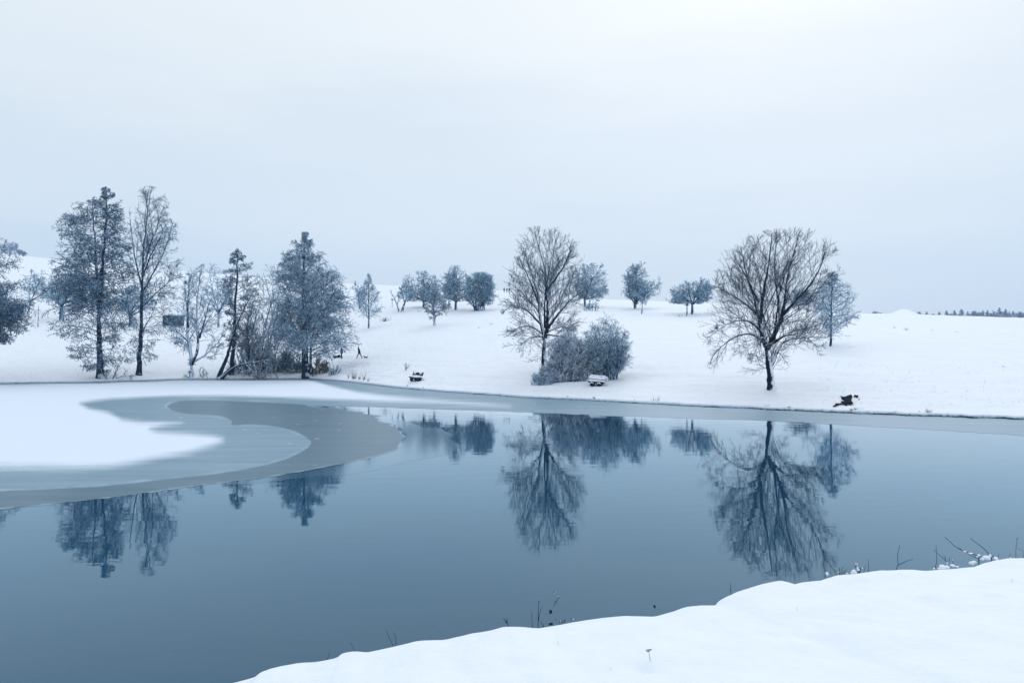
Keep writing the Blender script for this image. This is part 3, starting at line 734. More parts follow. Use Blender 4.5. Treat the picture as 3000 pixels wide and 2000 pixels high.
def alder_levels(n1, dens=1.0, droop=-0.35, rm=0.75, a1=66, up=0.35):
    return [dict(count=n1, t0=0.08, t1=0.99, ang=a1, angsd=10, ratio=0.6, seg=9, trop=droop, wig=0.06, up=up, k=4, rk=0.012, tap=0.25, rmin_px=rm * 1.0, lmin=0.35, rmax_f=0.45, soft=(0.72, 1.1)),
            dict(count=9.5 * dens, t0=0.12, t1=1.0, ang=46, angsd=12, ratio=0.42, seg=5, trop=-0.25, wig=0.11, flat=0.35, k=3, rk=0.011, tap=0.4, rmin_px=rm * 0.8, lmin=0.2, lmax=4, soft=(0.85, 1.12)),
            dict(count=6.0 * dens, t0=0.1, t1=1.0, ang=46, angsd=16, ratio=0.55, seg=3, trop=-0.15, wig=0.18, k=3, rk=0.016, tap=0.3, rmin_px=rm * 0.62, lmin=0.25, lmax=0.95, soft=(0.9, 1.16))]
def clumps(rm, n=2.0, lmin=0.12, lmax=0.26):
    """catkins, cones and held leaves: short thick spurs at the ends"""
    return dict(count=n, t0=0.3, t1=1.0, ang=55, angsd=20, ratio=0.4, seg=2, trop=-0.3, wig=0.2, k=3, rk=0.3, tap=0.2, rmin_px=rm, lmin=lmin, lmax=lmax)

def fork(h, n, r0, spread=(25, 70), lean=0.0):
    """a short trunk that splits into n limbs; h as a share of the crown's height, r0 in px"""
    def f(rng, env, s):
        top = env.z[-1]; hz = top * h; m = 16
        tr = resample([(0, 0, -0.2), (lean * hz * .5 + rng.normal(0, .03), 0, hz * .5), (lean * hz, 0, hz)], m)
        Ps, Rs = [tr], [np.linspace(r0 * s * 1.15, r0 * s * .8, m)]
        for i in range(n):
            az = i * 2.4 + rng.uniform(-.4, .4); el = R(90 - rng.uniform(*spread))
            d = np.array([math.cos(az) * math.cos(el), math.sin(az) * math.cos(el), math.sin(el)])
            p0 = tr[-1 - (i % 3)]
            Lm = env.reach(p0[None], d[None], np.array([top * 1.1]), np.array([0.9]), 0.1)[0]
            P, _ = path(rng, p0[None], d[None], np.array([max(Lm, top * .15)]), np.array([r0 * s * .6]), m - 1, 0.35, 0.09, 0.01)
            Ps.append(P[0]); Rs.append(np.linspace(r0 * s * .62, r0 * s * .12, m))
        return Ps, Rs
    return f
def stems(n, r0, spread=70, width=0.5, curve=0.2):
    """a bush: many stems from the ground"""
    def f(rng, env, s):
        top = env.z[-1]; m = 16; Ps, Rs = [], []
        l0, r0_ = np.interp(top * .25, env.z, env.l), np.interp(top * .25, env.z, env.r)
        for i in range(n):
            x = rng.uniform(l0, r0_) * width; yy = rng.uniform(-1, 1) * (r0_ - l0) * .5 * env.depth * width
            a = R(rng.uniform(0, spread)); az = rng.uniform(0, 6.28)
            d = np.array([math.sin(a) * math.cos(az) + x / max(r0_ - l0, .1) * .8, math.sin(a) * math.sin(az), math.cos(a)]); d /= np.linalg.norm(d)
            p0 = np.array([x, yy, -0.1]); 
            Lm = env.reach((p0 + [0, 0, .3])[None], d[None], np.array([top * 1.3]), np.array([0.92]), 0.0)[0]
            P, _ = path(rng, p0[None], d[None], np.array([max(Lm, top * .2)]), np.array([r0 * s]), m - 1, -curve, 0.10, 0.01)
            P[..., 2] = np.maximum(P[..., 2], -0.1)
            Ps.append(P[0]); Rs.append(np.linspace(r0 * s, r0 * s * .3, m))
        return Ps, Rs
    return f
def round_levels(d=1.0, rm=0.7):
    return [dict(count=17 * d, t0=0.2, t1=1.0, ang=48, angsd=13, ratio=0.5, seg=7, trop=-0.05, wig=0.13, k=4, rk=0.015, tap=0.45, rmin_px=rm, lmin=0.3, soft=(0.62, 1.2)),
            dict(count=8.5 * d, t0=0.15, t1=1.0, ang=45, angsd=15, ratio=0.5, seg=4, trop=-0.12, wig=0.18, k=3, rk=0.014, tap=0.4, rmin_px=rm * .85, lmin=0.25, lmax=2.2, soft=(0.72, 1.24)),
            dict(count=4.0 * d, t0=0.1, t1=1.0, ang=45, angsd=16, ratio=0.55, seg=3, trop=0.0, wig=0.18, k=3, rk=0.014, tap=0.3, rmin_px=rm * .7, lmin=0.2, lmax=0.9, soft=(0.8, 1.28))]
def bush_levels(d=1.0, rm=0.7):
    return [dict(count=9 * d, t0=0.2, t1=1.0, ang=40, angsd=14, ratio=0.42, seg=5, trop=0.0, wig=0.16, k=3, rk=0.012, tap=0.4, rmin_px=rm, lmin=0.25),
            dict(count=6 * d, t0=0.1, t1=1.0, ang=42, angsd=16, ratio=0.5, seg=3, trop=0.0, wig=0.2, k=3, rk=0.012, tap=0.3, rmin_px=rm * .8, lmin=0.2, lmax=1.1)]

def build_left_trees():
    g = 'trees along the far waterline on the left'
    AL = (M_ALD, M_ALDT)
    tree('alder_tree', 'tall dark alder with two parallel stems, beside the wispy birch at the left waterline', 'tree', (291, 1107),
        [(13, 8, [(294, 1106, 0), (293, 1050, 0), (291, 985, 0), (289, 915, 0), (286, 873, 0)]),
         (8, 1.2, [(286, 873, 0), (281, 810, .3), (274, 745, .5), (269, 690, .6), (264, 640, .7), (262, 590, .7)]),
         (9, 1.2, [(290, 930, 0), (300, 870, -.3), (308, 800, -.6), (312, 740, -.7), (318, 650, -.6), (319, 600, -.5), (314, 548, -.4)]),
         (6, 1.2, [(289, 905, .2), (262, 860, 1.4), (225, 830, 2.4), (180, 800, 3.0), (150, 770, 3.2)])],
        [(543, 303, 327), (572, 288, 352), (585, 232, 360), (605, 222, 368), (640, 186, 372), (678, 158, 384), (705, 150, 388), (760, 142, 396), (800, 150, 398), (850, 138, 402), (900, 140, 405), (940, 130, 400), (985, 170, 398), (1010, 186, 392), (1045, 210, 372), (1090, 245, 345)],
        alder_levels(46, 1.0, -0.45) + [clumps(0.95, 1.8)], AL, 31, g)
    tree('birch_tree', 'tall slender birch with fine upswept twigs right of the two-stemmed alder', 'tree', (407, 1098),
        [(9, 5, [(406, 1098, 0), (410, 1030, 0), (414, 960, 0), (415, 873, 0), (418, 800, 0)]),
         (5, 0.9, [(418, 805, 0), (419, 750, 0), (424, 680, .2), (428, 620, .3), (440, 556, .4)]),
         (4, 0.8, [(416, 860, 0), (440, 800, .8), (470, 730, 1.4), (490, 650, 1.8), (487, 590, 2.0)]),
         (4, 0.8, [(416, 840, 0), (405, 770, -.8), (400, 690, -1.3), (396, 620, -1.6), (390, 575, -1.7)]),
         (4, 0.8, [(418, 810, 0), (450, 760, -1.2), (485, 710, -2.0), (515, 670, -2.6)]),
         (4, 0.8, [(418, 790, 0), (430, 720, .8), (450, 650, 1.4), (462, 600, 1.8)]),
         (4, 0.8, [(415, 900, 0), (450, 850, 1.2), (490, 810, 2.2), (530, 770, 2.8)])],
        [(546, 425, 458), (570, 388, 490), (610, 384, 494), (650, 385, 520), (700, 380, 533), (760, 372, 540), (800, 368, 535), (850, 362, 525), (900, 352, 515), (950, 350, 500), (1000, 350, 480), (1040, 360, 475), (1090, 385, 470)],
        [dict(count=15, t0=0.12, t1=0.98, ang=38, angsd=10, ratio=0.5, seg=9, trop=0.0, wig=0.06, up=0.2, k=4, rk=0.011, tap=0.4, rmin_px=0.62, lmin=0.6),
         dict(count=8, t0=0.2, t1=1.0, ang=36, angsd=10, ratio=0.42, seg=5, trop=-0.35, wig=0.09, k=3, rk=0.01, tap=0.4, rmin_px=0.5, lmin=0.5),
         dict(count=5, t0=0.2, t1=1.0, ang=34, angsd=11, ratio=0.5, seg=4, trop=-0.6, wig=0.1, k=3, rk=0.01, tap=0.3, rmin_px=0.42, lmin=0.45, lmax=1.4),
         dict(src=0, only=[0], count=26, t0=0.12, t1=0.9, ang=72, angsd=10, ratio=0.6, seg=8, trop=-0.5, wig=0.08, k=4, rk=0.012, tap=0.3, rmin_px=0.6, lmin=0.6),
         dict(count=10, t0=0.2, t1=1.0, ang=45, angsd=12, ratio=0.45, seg=4, trop=-0.6, wig=0.12, k=3, rk=0.012, tap=0.3, rmin_px=0.58, lmin=0.5, lmax=2.5),
         dict(count=5, t0=0.2, t1=1.0, ang=45, angsd=12, ratio=0.5, seg=3, trop=-0.6, wig=0.12, k=3, rk=0.012, tap=0.3, rmin_px=0.5, lmin=0.4, lmax=1.1)],
        (M_ALD, M_ALDT), 37, g)
    tree('willow_tree', 'low spreading tree whose white snow-plastered trunk forks above a dark stump', 'tree', (561, 1106),
        [(10, 8, [(562, 1106, 0), (561, 1085, 0), (561, 1064, 0)]),
         (8, 1.3, [(561, 1068, 0), (556, 1020, .2), (548, 985, .3), (544, 945, .4), (546, 890, .5), (549, 850, .5), (556, 800, .5)]),
         (6, 1.0, [(547, 960, .4), (556, 900, -.6), (562, 850, -1.0), (567, 800, -1.2)]),
         (7, 1.1, [(562, 1068, 0), (575, 1045, -.2), (587, 1015, -.4), (582, 965, -.6), (580, 920, -.6), (586, 850, -.6), (592, 800, -.6)]),
         (5, 0.9, [(570, 1058, 0), (595, 1040, .8), (620, 1010, 1.4), (640, 980, 1.8)]),
         (4.5, 0.9, [(556, 1030, 0), (530, 1010, 1.2), (505, 1000, 2.0), (480, 1015, 2.4)]),
         (4.5, 0.9, [(552, 1000, 0), (525, 965, -1.2), (505, 930, -2.0), (490, 900, -2.4)]),
         (4.5, 0.9, [(585, 990, 0), (610, 940, -1.2), (630, 890, -2.0), (638, 860, -2.3)])],
        [(770, 562, 598), (800, 542, 620), (850, 515, 642), (900, 500, 652), (950, 484, 660), (1000, 474, 662), (1035, 474, 655), (1055, 500, 620), (1075, 520, 600)],
        [dict(count=12, t0=0.15, t1=0.98, ang=46, angsd=12, ratio=0.5, seg=8, trop=0.1, wig=0.11, k=4, rk=0.014, tap=0.45, rmin_px=0.85, lmin=0.5),
         dict(count=8, t0=0.15, t1=1.0, ang=44, angsd=13, ratio=0.48, seg=5, trop=0.05, wig=0.14, k=3, rk=0.012, tap=0.4, rmin_px=0.65, lmin=0.4),
         dict(count=4, t0=0.15, t1=1.0, ang=42, angsd=13, ratio=0.5, seg=3, trop=0.1, wig=0.16, k=3, rk=0.012, tap=0.3, rmin_px=0.5, lmin=0.35, lmax=1.1)],
        (M_LADEN, M_PALE), 41, g)
    tree('alder_tree', 'narrow pointed alder with bare lower stem and dark tufted top, behind the leaning trunk', 'tree', (679, 1098),
        [(7.5, 0.9, [(677, 1098, 0), (683, 1040, 0), (687, 960, 0), (691, 880, 0), (694, 810, 0), (698, 728, 0)])],
        [(720, 694, 703), (740, 680, 718), (757, 666, 732), (775, 655, 746), (800, 645, 752), (822, 630, 762), (845, 634, 766), (870, 645, 762), (900, 655, 742), (940, 652, 738), (990, 655, 735), (1040, 660, 725)],
        [dict(count=78, t0=0.25, t1=0.985, ang=68, angsd=10, ratio=0.4, seg=7, trop=-0.3, wig=0.08, up=0.3, k=4, rk=0.014, tap=0.3, rmin_px=0.8, lmin=0.2, rmax_f=0.45)] + alder_levels(1, 0.85)[1:] + [clumps(1.0, 1.6)], AL, 43, g)
    tree('alder_tree', 'broad cone-shaped alder dusted with snow, right end of the left shoreline trees', 'tree', (897, 1108),
        [(13, 1.2, [(897, 1108, 0), (896, 1050, 0), (893, 986, 0), (890, 930, 0), (888, 880, 0), (890, 790, 0), (894, 680, 0)]),
         (7, 1.0, [(908, 1109, .4), (906, 1060, .8), (902, 1010, 1.2), (915, 940, 1.8), (935, 860, 2.2), (950, 800, 2.4)]),
         (5, .9, [(893, 1000, 0), (925, 960, -1.2), (965, 905, -2.2), (1000, 850, -3.0)]),
         (5, .9, [(892, 1010, 0), (860, 970, 1.2), (820, 930, 2.2), (790, 905, 2.8)]),
         (4, .8, [(889, 850, 0), (850, 800, .8), (825, 760, 1.2), (815, 735, 1.4)])],
        [(650, 893, 895), (668, 888, 900), (682, 880, 908), (700, 862, 922), (735, 830, 946), (765, 806, 972), (800, 796, 1000), (830, 792, 1020), (870, 786, 1036), (920, 782, 1046), (960, 784, 1052), (995, 786, 1057), (1020, 796, 1050), (1045, 815, 1010), (1075, 850, 960), (1095, 870, 930)],
        [dict(count=np.array([120., 36, 24, 24, 18]), t0=0.14, t1=0.99, ang=62, angsd=9, ratio=0.62, seg=9, trop=-0.25, wig=0.06, up=0.35, k=4, rk=0.015, tap=0.35, rmin_px=1.15, lmin=0.2, rmax_f=0.45)] + alder_levels(1, 1.2, rm=0.74)[1:] + [clumps(0.85, 1.2)],
        (M_ALD, M_SALDT), 47, g)
    tree('alder_tree', 'dark drooping alder cut off by the left edge of the photo', 'tree', (-62, 1117),
        [(13, 1.2, [(-60, 1117, 0), (-58, 1040, 0), (-62, 950, 0), (-60, 860, 0), (-55, 760, 0), (-50, 640, 0)]),
         (6, 1, [(-58, 1010, 0), (-20, 960, -.8), (20, 925, -1.4), (60, 890, -1.8)])],
        [(640, -60, -40), (700, -110, 10), (716, -130, 26), (745, -150, 44), (775, -170, 74), (800, -185, 88), (840, -195, 94), (880, -200, 98), (920, -200, 92), (960, -195, 74), (985, -170, 44), (1010, -150, 24)],
        alder_levels(70, 1.0, -0.5, a1=72) + [clumps(1.0, 1.6)], AL, 53, g)
    # the leaning trunk with its snow-laden arching limb
    tree('willow_tree', 'leaning dark trunk with a thick snow-laden limb arching low over the ice', 'tree', (645, 1109),
        [(8.5, 3.2, [(640, 1110, 0), (652, 1075, 0), (665, 1045, 0), (676, 1005, .1), (684, 975, .2)]),
         (3.6, .8, [(684, 980, .2), (700, 930, .3), (722, 885, .3), (745, 845, .3)]),
         (9, 2, [(647, 1109, -.3), (668, 1085, -.4), (690, 1066, -.6), (712, 1057, -.8), (735, 1052, -.9), (752, 1040, -1.0), (765, 1026, -1.0)]),
         (6, 1.4, [(652, 1104, -.4), (680, 1082, -.7), (706, 1068, -.9), (740, 1062, -1.1), (775, 1056, -1.2), (800, 1054, -1.2)]),
         (4, 1, [(722, 1056, -.8), (735, 1075, -1.2), (752, 1088, -1.5), (775, 1098, -1.7), (805, 1108, -1.8)]),
         (4, 1, [(748, 1058, -1.0), (760, 1080, -1.6), (768, 1096, -1.9), (782, 1112, -2.0)]),
         (4, 1, [(672, 1030, 0), (690, 1015, .6), (705, 1012, 1.0), (725, 1016, 1.2)]),
         (4, 1, [(725, 1052, .6), (726, 1020, .7), (720, 985, .8), (717, 960, .8)])],
        [(835, 730, 755), (880, 700, 790), (940, 665, 800), (980, 650, 810), (1010, 640, 830), (1060, 690, 840), (1090, 700, 835), (1116, 712, 815)],
        [dict(count=12, t0=0.25, t1=1.0, ang=50, angsd=14, ratio=0.5, seg=7, trop=-0.1, wig=0.13, k=4, rk=0.016, tap=0.4, rmin_px=1.0, lmin=0.4),
         dict(count=6, t0=0.15, t1=1.0, ang=46, angsd=15, ratio=0.5, seg=4, trop=-0.1, wig=0.16, k=3, rk=0.014, tap=0.4, rmin_px=0.85, lmin=0.35),
         dict(count=3, t0=0.15, t1=1.0, ang=46, angsd=15, ratio=0.5, seg=3, trop=-0.1, wig=0.16, k=3, rk=0.014, tap=0.4, rmin_px=0.7, lmin=0.3, lmax=0.9)],
        (M_ARCH, M_ARCH), 59, g)
    tree('deciduous_tree', 'fine-twigged tree in the thicket between the narrow alder and the broad alder', 'tree', (742, 1090),
        [(5, 1, [(726, 1090, .5), (722, 1040, .5), (716, 975, .6), (725, 920, .8), (745, 850, 1.0)])],
        [(775, 745, 830), (820, 735, 845), (880, 705, 850), (940, 695, 850), (1000, 690, 850), (1050, 690, 840), (1075, 700, 830)],
        bush_levels(1.1, 0.62) + [dict(count=3, t0=0.1, t1=1.0, ang=42, angsd=16, ratio=0.5, seg=3, trop=0.0, wig=0.2, k=3, rk=0.012, tap=0.3, rmin_px=0.48, lmin=0.3, lmax=1.0)],
        (M_PALEB, M_PALE), 61, g, auto=stems(40, 1.5, 26, 0.75, 0.1))
    gb = 'bushes at the foot of the left trees'
    for i, (px, py, x0, x1, top, lab, mats, n) in enumerate([
        (765, 1086, 700, 822, 1018, 'dark tangled bush under the arching snow-laden limb', (M_ALD, M_ALDT), 52),
        (850, 1088, 800, 905, 1020, 'dark low bush just left of the broad alder trunk', (M_ALD, M_ALDT), 52),
        (935, 1093, 895, 972, 1040, 'olive brown leafy bush at the right foot of the broad alder', (M_OLIVE, M_OLIVE), 40),
        (335, 1110, 276, 398, 1062, 'small sprawling bush of thin twigs at the foot of the two-stemmed alder', (M_PALEB, M_TWIG), 14),
        (590, 1106, 530, 628, 1068, 'sparse thin twiggy bush around the snow-plastered forked trunk', (M_PALEB, M_TWIG), 12),
        (706, 1093, 655, 765, 1002, 'frosted twiggy bush behind the foot of the leaning trunk', (M_PALEB, M_PALE), 30),
        (812, 1091, 758, 872, 990, 'tall frosted bush filling the gap left of the broad alder trunk', (M_PALEB, M_PALE), 32),
        (975, 1098, 958, 1004, 1055, 'pale frosted bush right of the olive brown bush', (M_PALEB, M_PALE), 18)]):
        hh = py - top
        tree('bush', lab, 'bush', (px, py), [], [(top, px - (px - x0) * .35, px + (x1 - px) * .35), (top + hh * .3, px - (px - x0) * .8, px + (x1 - px) * .8), (top + hh * .7, x0, x1), (py + 1, x0 + 5, x1 - 5)],
             bush_levels(1.0 if n > 20 else 0.55, 0.66 if n > 20 else 0.5), mats, 70 + i, gb, auto=stems(n, 1.1, 60, 0.7, 0.15), depth=0.6)

def build_field_trees():
    g = 'orchard trees on the snowy slope'
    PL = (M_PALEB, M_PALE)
    def orch(px, py, prof, lab, seed, fk=None, limbs=(), d=1.0, rm=0.62, mats=PL, name='orchard_tree', extra=None, depth=0.9, grp=g, lv=None):
        mid = px
        prof = [(q[0], mid + (q[1] - mid) * 1.2 - 2, mid + (q[2] - mid) * 1.2 + 2) for q in prof]
        tree(name, lab, 'tree' if 'bush' not in name else 'bush', (px, py), list(limbs), prof, (lv or round_levels(d, rm)) + (extra or []), mats, seed, grp, auto=fk, depth=depth, trunk_k=6)
    orch(1080, 962, [(792, 1079, 1081), (812, 1074, 1086), (830, 1064, 1094), (850, 1050, 1108), (880, 1042, 1120), (910, 1036, 1128), (930, 1045, 1122), (940, 1060, 1105)],
        'small bare pointed tree on the slope just right of the broad shoreline alder', 81, None, [(3.6, 0.6, [(1080, 962, 0), (1080, 930, 0), (1081, 880, 0), (1080, 800, 0)])], lv=[
        dict(count=60, t0=0.16, t1=0.98, ang=55, angsd=9, ratio=0.5, seg=7, trop=0.1, wig=0.08, k=4, rk=0.012, tap=0.3, rmin_px=0.55, lmin=0.4)] + round_levels(0.75, 0.55)[1:])
    orch(1054, 905, [(815, 1045, 1068), (840, 1030, 1078), (870, 1028, 1078), (888, 1040, 1070)], 'small faint tree half hidden behind the pointed tree near the alder', 82, fork(.28, 5, 2.6), d=0.7)
    orch(1178, 914, [(822, 1170, 1205), (840, 1160, 1216), (862, 1156, 1218), (882, 1168, 1210), (890, 1178, 1204)], 'gnarled little orchard tree with a leaning dark trunk, left of the orchard clump', 83, None,
         [(5.0, 3.2, [(1177, 914, 0), (1182, 896, 0), (1188, 882, 0)]), (2.6, .7, [(1187, 884, 0), (1198, 876, .2), (1206, 864, .4)]), (2.6, .7, [(1186, 886, 0), (1180, 866, -.3), (1176, 845, -.5)]), (2.4, .7, [(1188, 880, 0), (1192, 856, .3), (1190, 835, .4)])], d=0.8)
    orch(1169, 913, [(850, 1140, 1162), (872, 1144, 1172), (890, 1158, 1180)], 'thin leaning sapling beside the gnarled little orchard tree', 84, None,
         [(2.2, .6, [(1170, 913, 0), (1163, 890, 0), (1152, 868, 0), (1144, 853, 0)]), (1.4, .5, [(1164, 892, 0), (1168, 872, .2), (1164, 855, .3)])], d=0.45)
    orch(1242, 900, [(793, 1215, 1262), (805, 1200, 1285), (830, 1186, 1300), (855, 1180, 1304), (872, 1190, 1300), (884, 1205, 1290)], 'wide hazy orchard tree at the left of the orchard clump, behind the gnarled white one', 85, fork(.2, 12, 4.2, (25, 92)), d=1.0)
    orch(1336, 908, [(776, 1318, 1358), (790, 1300, 1376), (815, 1288, 1390), (845, 1284, 1392), (870, 1292, 1384), (884, 1305, 1370)], 'tallest hazy orchard tree in the middle of the orchard clump', 86, fork(.2, 11, 4.0, (15, 88)), d=1.0)
    orch(1272, 955, [(842, 1262, 1290), (858, 1248, 1312), (880, 1240, 1322), (905, 1238, 1324), (925, 1240, 1316), (940, 1246, 1300)], 'snow-whitened gnarled orchard tree with a short dark trunk, front of the clump', 87, None,
         [(5.5, 4.6, [(1273, 955, 0), (1274, 935, 0), (1271, 914, 0)]), (3.6, .9, [(1271, 918, 0), (1266, 895, .2), (1256, 878, .4), (1252, 862, .5)]), (3.6, .9, [(1272, 915, 0), (1270, 890, -.3), (1276, 868, -.5), (1272, 848, -.6)]),
          (3.6, .9, [(1273, 915, 0), (1285, 895, .3), (1296, 880, .5), (1306, 862, .7)]), (3.6, .9, [(1272, 914, 0), (1292, 911, -.3), (1306, 902, -.5), (1316, 890, -.6)]), (3, .9, [(1270, 916, 0), (1256, 908, -.4), (1246, 905, -.6)])], d=0.85, rm=0.8, mats=(M_LADEN, M_WHITE))
    orch(1404, 910, [(796, 1388, 1424), (808, 1374, 1438), (830, 1365, 1447), (855, 1362, 1451), (875, 1368, 1446), (895, 1382, 1428), (906, 1392, 1415)], 'dense dark round bush with many stems at the right of the orchard clump', 88, stems(20, 2.2, 38, .35, .05), d=0.9, mats=(M_PALEB, M_DENSE), name='orchard_bush')
    orch(1714, 899, [(770, 1708, 1760), (790, 1690, 1772), (820, 1680, 1778), (850, 1680, 1778), (872, 1690, 1770), (884, 1700, 1755)], 'hazy tree behind the right side of the round-crowned tree above the big bush', 89, fork(.2, 11, 3.6, (15, 85)), d=0.95)
    orch(1735, 910, [(882, 1728, 1745), (895, 1712, 1755), (909, 1708, 1758)], 'small dark bush under the hazy tree behind the round-crowned tree', 90, stems(12, 1.0, 55, .6), d=0.6, name='orchard_bush', lv=bush_levels(.8, .6))
    orch(1861, 904, [(754, 1872, 1890), (775, 1850, 1906), (800, 1830, 1918), (830, 1820, 1920), (860, 1820, 1916), (885, 1828, 1900), (897, 1840, 1885)], 'dense bluish tree with a blunt top alone on the skyline right of the big bush', 91, fork(.12, 11, 4.5, (8, 72)), d=1.05, mats=(M_PALEB, M_DENSE))
    orch(1881, 919, [(808, 1915, 1935), (825, 1880, 1942), (850, 1858, 1940), (868, 1852, 1930), (884, 1858, 1915)], 'spindly bare tree with a thin pale trunk in front of the dense bluish skyline tree', 92, None,
         [(3.2, 2.6, [(1881, 919, 0), (1882, 895, 0), (1885, 877, 0)]), (2.2, .6, [(1885, 878, 0), (1898, 862, 0), (1918, 848, 0), (1932, 826, 0)]), (2, .6, [(1885, 878, 0), (1872, 866, .4), (1862, 858, .6)]), (2, .6, [(1886, 876, 0), (1892, 850, -.3), (1895, 830, -.4)])], d=0.7, mats=(M_LADEN, M_PALE))
    orch(2028, 920, [(812, 2010, 2058), (824, 1982, 2080), (845, 1964, 2094), (868, 1958, 2092), (882, 1968, 2080), (890, 1985, 2065)], 'flat-crowned orchard tree with a dark trunk on the skyline left of the big spreading tree', 93, fork(.3, 11, 3.8, (30, 92)), d=1.0)
    orch(2013, 926, [(822, 2000, 2030), (838, 1962, 2050), (860, 1952, 2052), (878, 1962, 2040)], 'white-trunked small tree directly in front of the flat-crowned orchard tree', 94, fork(.34, 8, 2.6, (30, 90)), d=0.8, mats=(M_LADEN, M_PALE))
    orch(2434, 1014, [(794, 2432, 2444), (820, 2415, 2462), (850, 2396, 2490), (880, 2380, 2500), (910, 2370, 2508), (950, 2360, 2516), (980, 2362, 2520), (1000, 2385, 2490)], 'bushy snowy tree behind the right side of the big spreading tree', 95, None,
         [(4.2, .7, [(2434, 1014, 0), (2435, 970, 0), (2436, 900, 0), (2438, 798, 0)])], lv=[
        dict(count=80, t0=0.14, t1=0.98, ang=60, angsd=10, ratio=0.5, seg=7, trop=0.0, wig=0.09, k=4, rk=0.013, tap=0.3, rmin_px=0.75, lmin=0.4)] + round_levels(0.95, 0.75)[1:], grp=None)
    orch(2340, 908, [(848, 2320, 2370), (865, 2302, 2390), (885, 2306, 2386), (895, 2320, 2370)], 'small dark hazy tree seen through the crown of the big spreading tree', 96, fork(.25, 6, 2.6, (20, 70)), d=0.9, grp=None, mats=(M_PALEB, M_ALDT))
    # behind the left shoreline trees
    gb = 'trees behind the left shoreline trees'
    orch(84, 914, [(742, 85, 115), (770, 62, 150), (810, 55, 172), (850, 58, 176), (885, 70, 168), (900, 85, 150)], 'hazy tree with a slanting trunk behind, between the edge alder and the two-stemmed alder', 101, None,
         [(4, 2.6, [(83, 914, 0), (87, 895, 0), (90, 880, 0)]), (2.6, .7, [(90, 882, 0), (105, 850, 0), (120, 810, 0)]), (2.4, .7, [(89, 885, 0), (80, 850, .5), (85, 800, .8)]), (2.4, .7, [(90, 880, 0), (115, 870, -.5), (150, 850, -.8)])], d=0.9, grp=gb)
    orch(180, 937, [(760, 160, 230), (800, 130, 260), (850, 118, 270), (890, 130, 260), (905, 150, 230)], 'hazy tree with a thick dark trunk behind the left side of the two-stemmed alder', 102, fork(.25, 7, 5.5, (20, 70)), d=0.9, grp=gb)
    orch(382, 958, [(800, 360, 420), (840, 340, 440), (880, 330, 450), (915, 340, 440), (930, 360, 420)], 'hazy tree with a dark trunk behind, between the two-stemmed alder and the birch', 103, fork(.25, 7, 5.0, (20, 70)), d=0.9, grp=gb)
    orch(640, 960, [(770, 605, 655), (810, 590, 670), (860, 585, 690), (910, 590, 685), (940, 600, 670)], 'hazy slope tree behind, between the snow-plastered trunk and the narrow alder', 104, fork(.25, 6, 3.0, (15, 60)), d=0.7, grp=gb)
    gl = 'pale far trees on the left ridge'
    for i, (px, py, top, wd, lab) in enumerate([(30, 747, 694, 24, 'tall pale tree on the left ridge by the photo edge'), (57, 748, 731, 10, 'small pale bush-like tree on the ridge right of the tall pale one'), (68, 750, 735, 8, 'smallest dark tuft of a tree at the right end of the left ridge row')]):
        orch(px, py + 1, [(top, px - wd * .3, px + wd * .3), (top + (py - top) * .35, px - wd * .9, px + wd * .9), (top + (py - top) * .75, px - wd, px + wd), (py, px - wd * .7, px + wd * .7)], lab, 110 + i, fork(.15, 6, 1.2, (10, 60)), d=0.8, rm=0.55, grp=gl, mats=(M_FARPALE, M_FARPALE))

